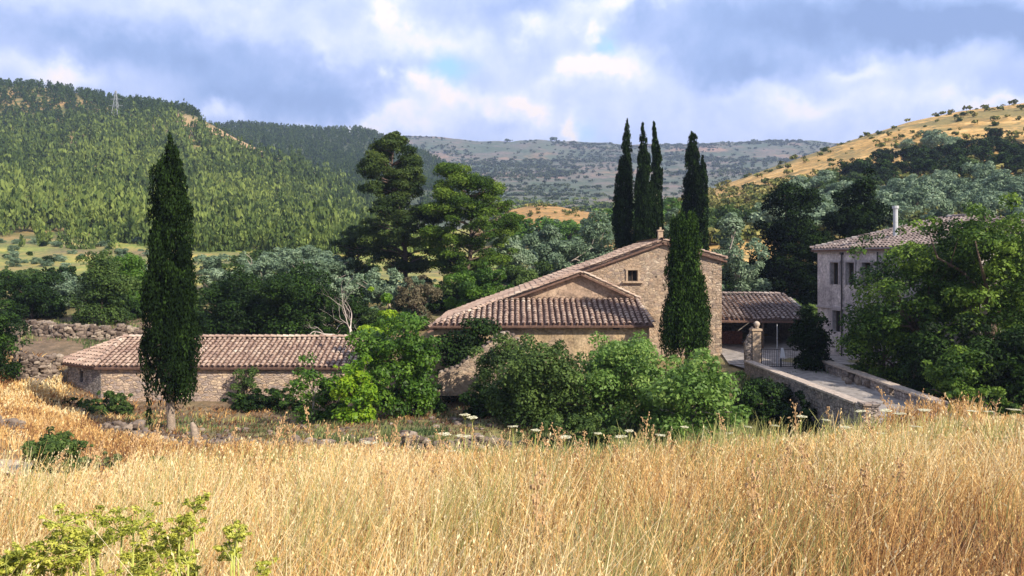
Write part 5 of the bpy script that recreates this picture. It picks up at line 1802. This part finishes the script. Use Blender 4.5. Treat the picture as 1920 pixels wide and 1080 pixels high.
# ------------------------------------------------------------------ grass
def blades(r_, P, h, w, lean, tint, seeds=.0, m_bias=None):
    """P (n,3) roots. Each blade: two stacked tapering quads; a share carries a seed head of small diamonds"""
    n = len(P)
    a = r_.uniform(0, 2 * math.pi, n)
    side = np.stack([np.cos(a), np.sin(a), np.zeros(n)], -1)
    # blades face the open side at random; they lean with the wind plus their own whim
    ld_ = unit(np.stack([r_.normal(.35, .6, n), r_.normal(0, .6, n), np.zeros(n)], -1)) * (lean * r_.uniform(.1, 1.5, n))[:, None]
    up_ = np.array([0, 0, 1.])
    hh = h[:, None]
    ww = w[:, None]
    p0, p1, p2 = P, P + hh * (.55 * up_ + .25 * ld_), P + hh * (1.0 * up_ + .9 * ld_) * .98
    V = np.stack([p0 - side * ww, p0 + side * ww, p1 + side * ww * .8, p1 - side * ww * .8, p2 + side * ww * .25, p2 - side * ww * .25], 1).reshape(-1, 3)
    b_ = (np.arange(n) * 6)[:, None]
    Q_ = np.concatenate([b_ + np.array([0, 1, 2, 3]), b_ + np.array([3, 2, 4, 5])])
    T_ = np.concatenate([tint, tint])
    if seeds > 0:
        idx = np.where(r_.random(n) < seeds)[0]
        for k1 in range(5):
            f = 1.0 - k1 * .055
            c = p1[idx] * (1 - (f - .55) / .45) + p2[idx] * ((f - .55) / .45) + r_.normal(size=(len(idx), 3)) * (w[idx][:, None] * 1.3)
            v2, q2, t2 = leaves(r_, c, r_.normal(size=(len(idx), 3)), (w[idx] * 3.4)[:, None].ravel(), .38, np.clip(tint[idx] + .12, 0, 1), np.broadcast_to(up_ * 1.0, (len(idx), 3)) + ld_[idx] * .5)
            Q_ = np.concatenate([Q_, q2 + len(V)])
            V = np.concatenate([V, v2])
            T_ = np.concatenate([T_, t2])
    return V, Q_, T_


_oldleaves = leaves


def leaves(r_, C, N, size, asp, tint, stretch=None):
    size = np.asarray(size, float)
    n = len(C)
    if size.ndim == 0:
        return _oldleaves(r_, C, N, float(size), asp, tint, stretch)
    V, Q_, T_ = _oldleaves(r_, np.zeros((n, 3)), N, 1.0, asp, tint, stretch)
    return (V.reshape(n, 4, 3) * size[:, None, None] + C[:, None]).reshape(-1, 3), Q_, T_


gr = np.random.default_rng(8)


def field(n, y0, y1, px0, px1, hmin, hmax, dens_pow=1.0, mask=None):
    """points spread evenly over the ground between two distances inside a fan of columns"""
    Y = np.sqrt(gr.uniform(y0 ** 2, y1 ** 2, n))
    px = gr.uniform(px0, px1, n)
    x_ = X(px, Y)
    return x_, Y, px


Ps, Hs, Ws, Ls, Ts_ = [], [], [], [], []


def sow(n, y0, y1, px0, px1, h0, h1, wscale=1.0, tmul=0.0, lean=.35, cond=None):
    x_, Y, px = field(n, y0, y1, px0, px1, h0, h1)
    clump = fbm(x_ / .8, Y / .8, 2.2, 3)
    keep = gr.random(n) < np.clip(clump * 2.6 - .55, .12, 1)
    if cond is not None:
        keep &= cond(px, Y)
    x_, Y, px, clump = x_[keep], Y[keep], px[keep], clump[keep]
    z_ = ground(x_, Y)
    big = fbm(x_ / 3.3, Y / 3.3, 7.7, 3)
    h = gr.uniform(h0, h1, len(x_)) * (.65 + .7 * clump)
    h = h * (.5 + 1.0 * big) * np.where((px < 230) & (Y > 13) & (Y < 26), .55, 1.0)
    tint = np.clip(.55 + (big - .5) * 1.5 + gr.normal(0, .25, len(x_)) + tmul, 0, 1)
    Ps.append(np.stack([x_, Y, z_ - .02], -1))
    Hs.append(h)
    Ws.append(np.maximum(.0016, .00034 * Y) * wscale * gr.uniform(.7, 1.4, len(x_)))
    Ls.append(np.full(len(x_), lean))
    Ts_.append(tint)


sow(12500, 2.6, 8, -150, 2070, .35, .85, 1.6, lean=.6)
sow(4000, 2.6, 16, -150, 2070, .3, .7, 1.5, lean=1.6, tmul=.1)
sow(34000, 8, 15, -120, 2040, .36, .88, 1.25, lean=.5)
sow(9000, 3.5, 18, -150, 2070, .3, .7, 1.4, tmul=-.6, lean=.8)
sow(1800, 8, 26, -120, 2040, .6, .95, 1.5, tmul=.15, lean=.35)
sow(62000, 15, 27, -100, 2020, .26, .58, cond=lambda px, Y: ~((px < 130) & (Y > 21)))
sow(20000, 25, 58, -100, 235, .25, .55, cond=lambda px, Y: (px < 235 - (Y - 26) * 4.0))
sow(9000, 26, 34, 1560, 2020, .25, .55)
sow(900, 29, 34.5, 1640, 1840, .6, 1.2, 1.4, tmul=-.2, lean=.4)
sow(9000, 26, 33, 200, 760, .3, .6, tmul=-.1)
V, Q_, T_ = blades(gr, np.concatenate(Ps), np.concatenate(Hs), np.concatenate(Ws), np.concatenate(Ls), np.concatenate(Ts_), .42)
o = link('dry_grass', np_mesh('dry_grass', V, Q_, [M['straw']], T_))
tag(o, 'tall dry golden grass filling the foreground field', None, None, 'stuff')
# green weeds and ground cover in the farm hollow
Ps, Hs, Ws, Ls, Ts_ = [], [], [], [], []
sow(12000, 33, 52, 230, 1100, .08, .34, 2.0, cond=lambda px, Y: fbm(X(px, Y) / 2.6, Y / 2.6, 5.0, 3) > .50)
sow(22000, 31, 52, 1000, 1620, .15, .5, 2.0, tmul=-.15)
sow(5000, 36, 41, 590, 840, .15, .4, 2.2, cond=lambda px, Y: fbm(X(px, Y) / 1.6, Y / 1.6, 8.0, 3) > .5)
sow(24000, 4, 24, 0, 2000, .5, 1.0, 1.4, tmul=.3, cond=lambda px, Y: fbm(X(px, Y) / 1.5, Y / 1.5, 3.0, 3) > .57)
sow(7000, 36, 52, 1655, 1760, .1, .4, 1.8, tmul=.1, cond=lambda px, Y: (X(px, Y) > 18.2) & (X(px, Y) < 19.3))
sow(6000, 62, 74, 40, 330, .1, .35, 1.6, cond=lambda px, Y: fbm(X(px, Y) / 2.5, Y / 2.5, 3.0, 3) > .5)
for pa, pb_, y0_, y1_ in ((560, 690, 7.5, 10), (1080, 1200, 5.0, 7), (1180, 1330, 5.2, 7.6), (1400, 1560, 6, 8), (850, 900, 8, 10), (1650, 1760, 19, 25), (980, 1080, 16, 22), (300, 420, 12, 16), (1560, 1680, 12, 16)):
    sow(420, y0_, y1_, pa - 40, pb_ + 40, .4, .9, 1.3, tmul=.38)
sow(5000, 37, 53, 1400, 1640, .1, .35, 1.8, tmul=.1, cond=lambda px, Y: (X(px, Y) > 15.0) & (X(px, Y) < 15.7))
V, Q_, T_ = blades(gr, np.concatenate(Ps), np.concatenate(Hs), np.concatenate(Ws), np.concatenate(Ls), np.concatenate(Ts_), .0)
o = link('weeds', np_mesh('weeds', V, Q_, [M['weed']], T_))
tag(o, 'low green weeds patched over the bare ground', None, None, 'stuff')
# (weeds also edge the drive)
# dry brown litter in the hollow
Ps, Hs, Ws, Ls, Ts_ = [], [], [], [], []
sow(9000, 40, 60, -60, 330, .08, .3, 1.8, tmul=-.3, lean=1.0)
sow(17000, 33, 53, 230, 1100, .06, .24, 1.5, tmul=-.5, lean=1.4)
V, Q_, T_ = blades(gr, np.concatenate(Ps), np.concatenate(Hs), np.concatenate(Ws), np.concatenate(Ls), np.concatenate(Ts_), .0)
o = link('dead_grass', np_mesh('dead_grass', V, Q_, [M['straw']], T_))
tag(o, 'short brown dead grass on the ground before the barn', None, None, 'stuff')

# loose stones in the hollow
sb = Buf()
r_ = np.random.default_rng(31)
for i in range(160):
    px, Y = r_.uniform(230, 1000), r_.uniform(33, 47)
    s_ = r_.uniform(.1, .32)
    stone(sb, r_, (X(px, Y), Y, gz(X(px, Y), Y) + s_ * .15), (s_ * 1.3, s_, s_ * .7))
tag(link('rubble', sb.mesh('rubble', [M['drystone']], False, False)), 'loose pale stones scattered before the barn', None, None, 'stuff')

# ------------------------------------------------------------------ umbels, wild carrots and tall dry stalks
def umbel_plant(px, top, Y, wpx, label, seed, heads=7):
    r_ = np.random.default_rng(seed)
    x_ = X(px, Y)
    g = gz(x_, Y)
    H = Z(top, Y) - g
    w = wpx * 1.15 / F * Y
    root = empty('flowering_spurge', (x_, Y, g))
    tag(root, label, 'wild plant')
    bf = Buf()
    L = []
    for i in range(heads):
        ox, oy = r_.uniform(-.5, .5) * w, r_.uniform(-.35, .35) * w
        hz_ = H * (1 - .28 * (abs(ox) / (w / 2 + .001)) ** 1.5) * r_.uniform(.88, 1.0) - w * .12
        limbs(bf, (ox * .15, oy * .15, -.05), (ox * .8, oy * .8, hz_ - w * .12), .007, .005, r_, .06, 4, 5)
        for j in range(12):
            d = np.array([r_.uniform(-.24, .24) * w, r_.uniform(-.24, .24) * w, r_.uniform(-.16, .14) * w])
            c = np.array([ox, oy, hz_]) + d
            bf.tube([(ox * .8, oy * .8, hz_ - w * .12), c], [.0035, .002], 4, cap=False)
            q = w * r_.uniform(.055, .10)
            L.append((*c, q, q, q * .6))
    link('stem', bf.mesh('stem', [M['stem']], True, False), root)
    link('flower_head', crown_mesh('flower_head', r_, L, int(heads * 700), .0085, .65, M['umbel'], .8, .9, None, .6), root)


for i, a in enumerate([
    (215, 900, 4.6, 150, 'largest yellow green umbel plant in the lower left grass', 9),
    (118, 940, 4.5, 110, 'yellow green umbel plant left of the largest one', 7),
    (30, 975, 4.3, 90, 'yellow green umbel plant at the lower left corner', 6),
    (352, 922, 4.8, 90, 'yellow green umbel plant right of the largest one', 6),
    (448, 950, 4.7, 78, 'yellow green umbel plant furthest right of the cluster', 6),
    (352, 1030, 4.0, 80, 'small yellow green umbel plant cut by the bottom edge', 5),
    (250, 1035, 3.9, 90, 'yellow green umbel plant at the bottom below the largest', 5),
    (300, 975, 4.9, 90, 'yellow green umbel plant filling the gap behind the bottom ones', 5),
    (30, 1050, 3.8, 100, 'yellow green umbel plant in the very corner of the field', 5),
]):
    umbel_plant(a[0], a[1], a[2], a[3], a[4], 400 + i, a[5])

# proto: wild carrot
bf = Buf()
bf.tube([(0, 0, 0), (.01, 0, .4), (0, .01, .8)], [.006, .005, .004], 5)
for i in range(14):
    a_ = i * 2.4
    bf.tube([(0, .01, .78), (math.cos(a_) * .05 * (i % 3 + 1) / 2, math.sin(a_) * .05 * (i % 3 + 1) / 2, .86)], [.002, .0015], 3, cap=False)
cst = bf.mesh('stem', [M['stem']], True, False)
L = [(math.cos(i * 2.4) * .018 * math.sqrt(i), math.sin(i * 2.4) * .018 * math.sqrt(i), .868 + .004 * math.cos(i), .02, .02, .008) for i in range(20)]
cfl = crown_mesh('flower', np.random.default_rng(1), L, 420, .009, .8, M['white_flower'], 1.2, .5)
CAR = [(845, 846, 21), (872, 778, 30), (886, 781, 30), (862, 817, 26), (828, 812, 26), (1183, 806, 25), (1168, 818, 24), (1399, 800, 25), (1500, 780, 25), (1545, 787, 24), (1660, 768, 26),
       (1690, 775, 25), (1735, 768, 26), (1650, 812, 20), (1820, 770, 26), (1855, 772, 25), (1000, 806, 25), (965, 800, 26), (1370, 812, 22), (1235, 815, 23), (1120, 812, 24), (1560, 930, 10), (740, 870, 18), (1280, 800, 26), (1450, 798, 24), (1620, 770, 26), (1900, 768, 26), (690, 830, 24), (1060, 818, 24), (1585, 800, 22), (1715, 800, 21)]
for i, (px, py, Y) in enumerate(CAR):
    x_ = X(px, Y)
    g = gz(x_, Y)
    s_ = max(.35, (Z(py, Y) - g) / .87)
    o = empty('wild_carrot', (x_, Y, g))
    k_ = max(1.0, .062 * Y) * random.uniform(.9, 1.5)
    o.scale = (k_, k_, s_)
    o.rotation_euler = (random.uniform(-.08, .08), random.uniform(-.08, .08), random.uniform(0, 6))
    for nm, m_ in (('stem', cst), ('flower', cfl)):
        q = bpy.data.objects.new(nm, m_)
        COL.objects.link(q)
        q.parent = o
    tag(o, 'flat white wild carrot flower standing above the dry grass', 'wild flower', 'wild carrot flowers over the field')

# protos: tall dry stalks with seed capsules
stalks = []
for i in range(6):
    r_ = np.random.default_rng(500 + i)
    bf = Buf()
    path = [np.array([0, 0, 0.])]
    d = np.array([r_.normal() * .1, r_.normal() * .1, 1.])
    for k1 in range(7):
        d = unit(d + r_.normal(size=3) * .06)
        path.append(path[-1] + d * .2)
    bf.tube(path, np.linspace(.011, .004, 8), 5)
    for k1 in range(26):
        f = r_.uniform(.45, 1)
        q = path[0] + (path[-1] - path[0]) * f
        c = q + r_.normal(size=3) * .028
        sz_ = .012 + .012 * r_.random()
        bf.box(c, (sz_, sz_, sz_ * 1.8), r_.uniform(0, 3))
    if i % 2:
        for k1 in range(5):
            f = r_.uniform(.35, .8)
            q = path[0] + (path[-1] - path[0]) * f
            e_ = q + np.array([r_.normal() * .12, r_.normal() * .12, .25])
            bf.tube([q, e_], [.005, .003], 4)
            for k2 in range(6):
                bf.box(q + (e_ - q) * r_.uniform(.5, 1) + r_.normal(size=3) * .015, (.016, .016, .026), r_.uniform(0, 3))
    stalks.append(bf.mesh('dry_stalk', [M['drystem']], False, False))
ST = [(112, 775, 26), (250, 790, 25), (280, 765, 27), (300, 800, 24), (428, 800, 24), (500, 772, 26), (508, 790, 25), (560, 790, 26), (592, 758, 27), (612, 792, 25), (650, 800, 24),
      (718, 772, 26), (730, 790, 25), (745, 800, 24), (770, 812, 24), (836, 800, 25), (905, 800, 25), (995, 795, 25), (1010, 800, 24), (1060, 800, 25), (1090, 806, 24), (1205, 780, 24),
      (1218, 800, 22), (1322, 805, 22), (1400, 820, 20), (1440, 830, 18), (1475, 860, 15), (1500, 750, 27), (1560, 760, 27), (1690, 720, 29), (1705, 740, 28), (1720, 755, 27), (1770, 745, 28),
      (1760, 735, 29), (1785, 752, 28), (1830, 760, 26), (1600, 775, 25), (1250, 830, 18), (1155, 812, 22), (940, 815, 22), (880, 806, 24), (690, 820, 22), (385, 790, 26), (345, 800, 25), (1640, 760, 28), (1860, 752, 27), (1905, 755, 27)]
_sr = np.random.default_rng(17)
ST += [(_sr.uniform(0, 1920), 0, _sr.uniform(7, 22)) for _ in range(70)]
for i, (px, py, Y) in enumerate(ST):
    x_ = X(px, Y)
    g = gz(x_, Y)
    h_ = Z(py, Y) - g
    if py == 0 or h_ < .4:
        h_ = _sr.uniform(.7, 1.15)
    o = bpy.data.objects.new('dry_stalk', stalks[i % 6])
    COL.objects.link(o)
    o.location = (x_, Y, g)
    s2 = max(1, (.055 if py else .07) * Y)
    o.scale = (s2, s2, h_ / 1.38)
    o.rotation_euler = (random.uniform(-.12, .12), random.uniform(-.12, .16), random.uniform(0, 6))
    tag(o, 'tall dry brown stalk rising above the golden grass', 'dry stalk', 'tall dry stalks in the field')

# ------------------------------------------------------------------ haze: one closed box of thin air
hb = Buf()
hb.box((0, 1400, 100), (5200, 4000, 560))
hm = bpy.data.materials.new('haze')
hm.use_nodes = True
t = NT(hm.node_tree)
pv = t.n('ShaderNodeVolumePrincipled', {'Color': (.55, .68, 1.0, 1), 'Density': .00026, 'Anisotropy': .2})
t.t.links.new(pv.outputs[0], t.n('ShaderNodeOutputMaterial').inputs['Volume'])
hz_o = link('haze', hb.mesh('haze', [hm]))
tag(hz_o, 'thin blue haze over the valley', None, None, 'stuff')
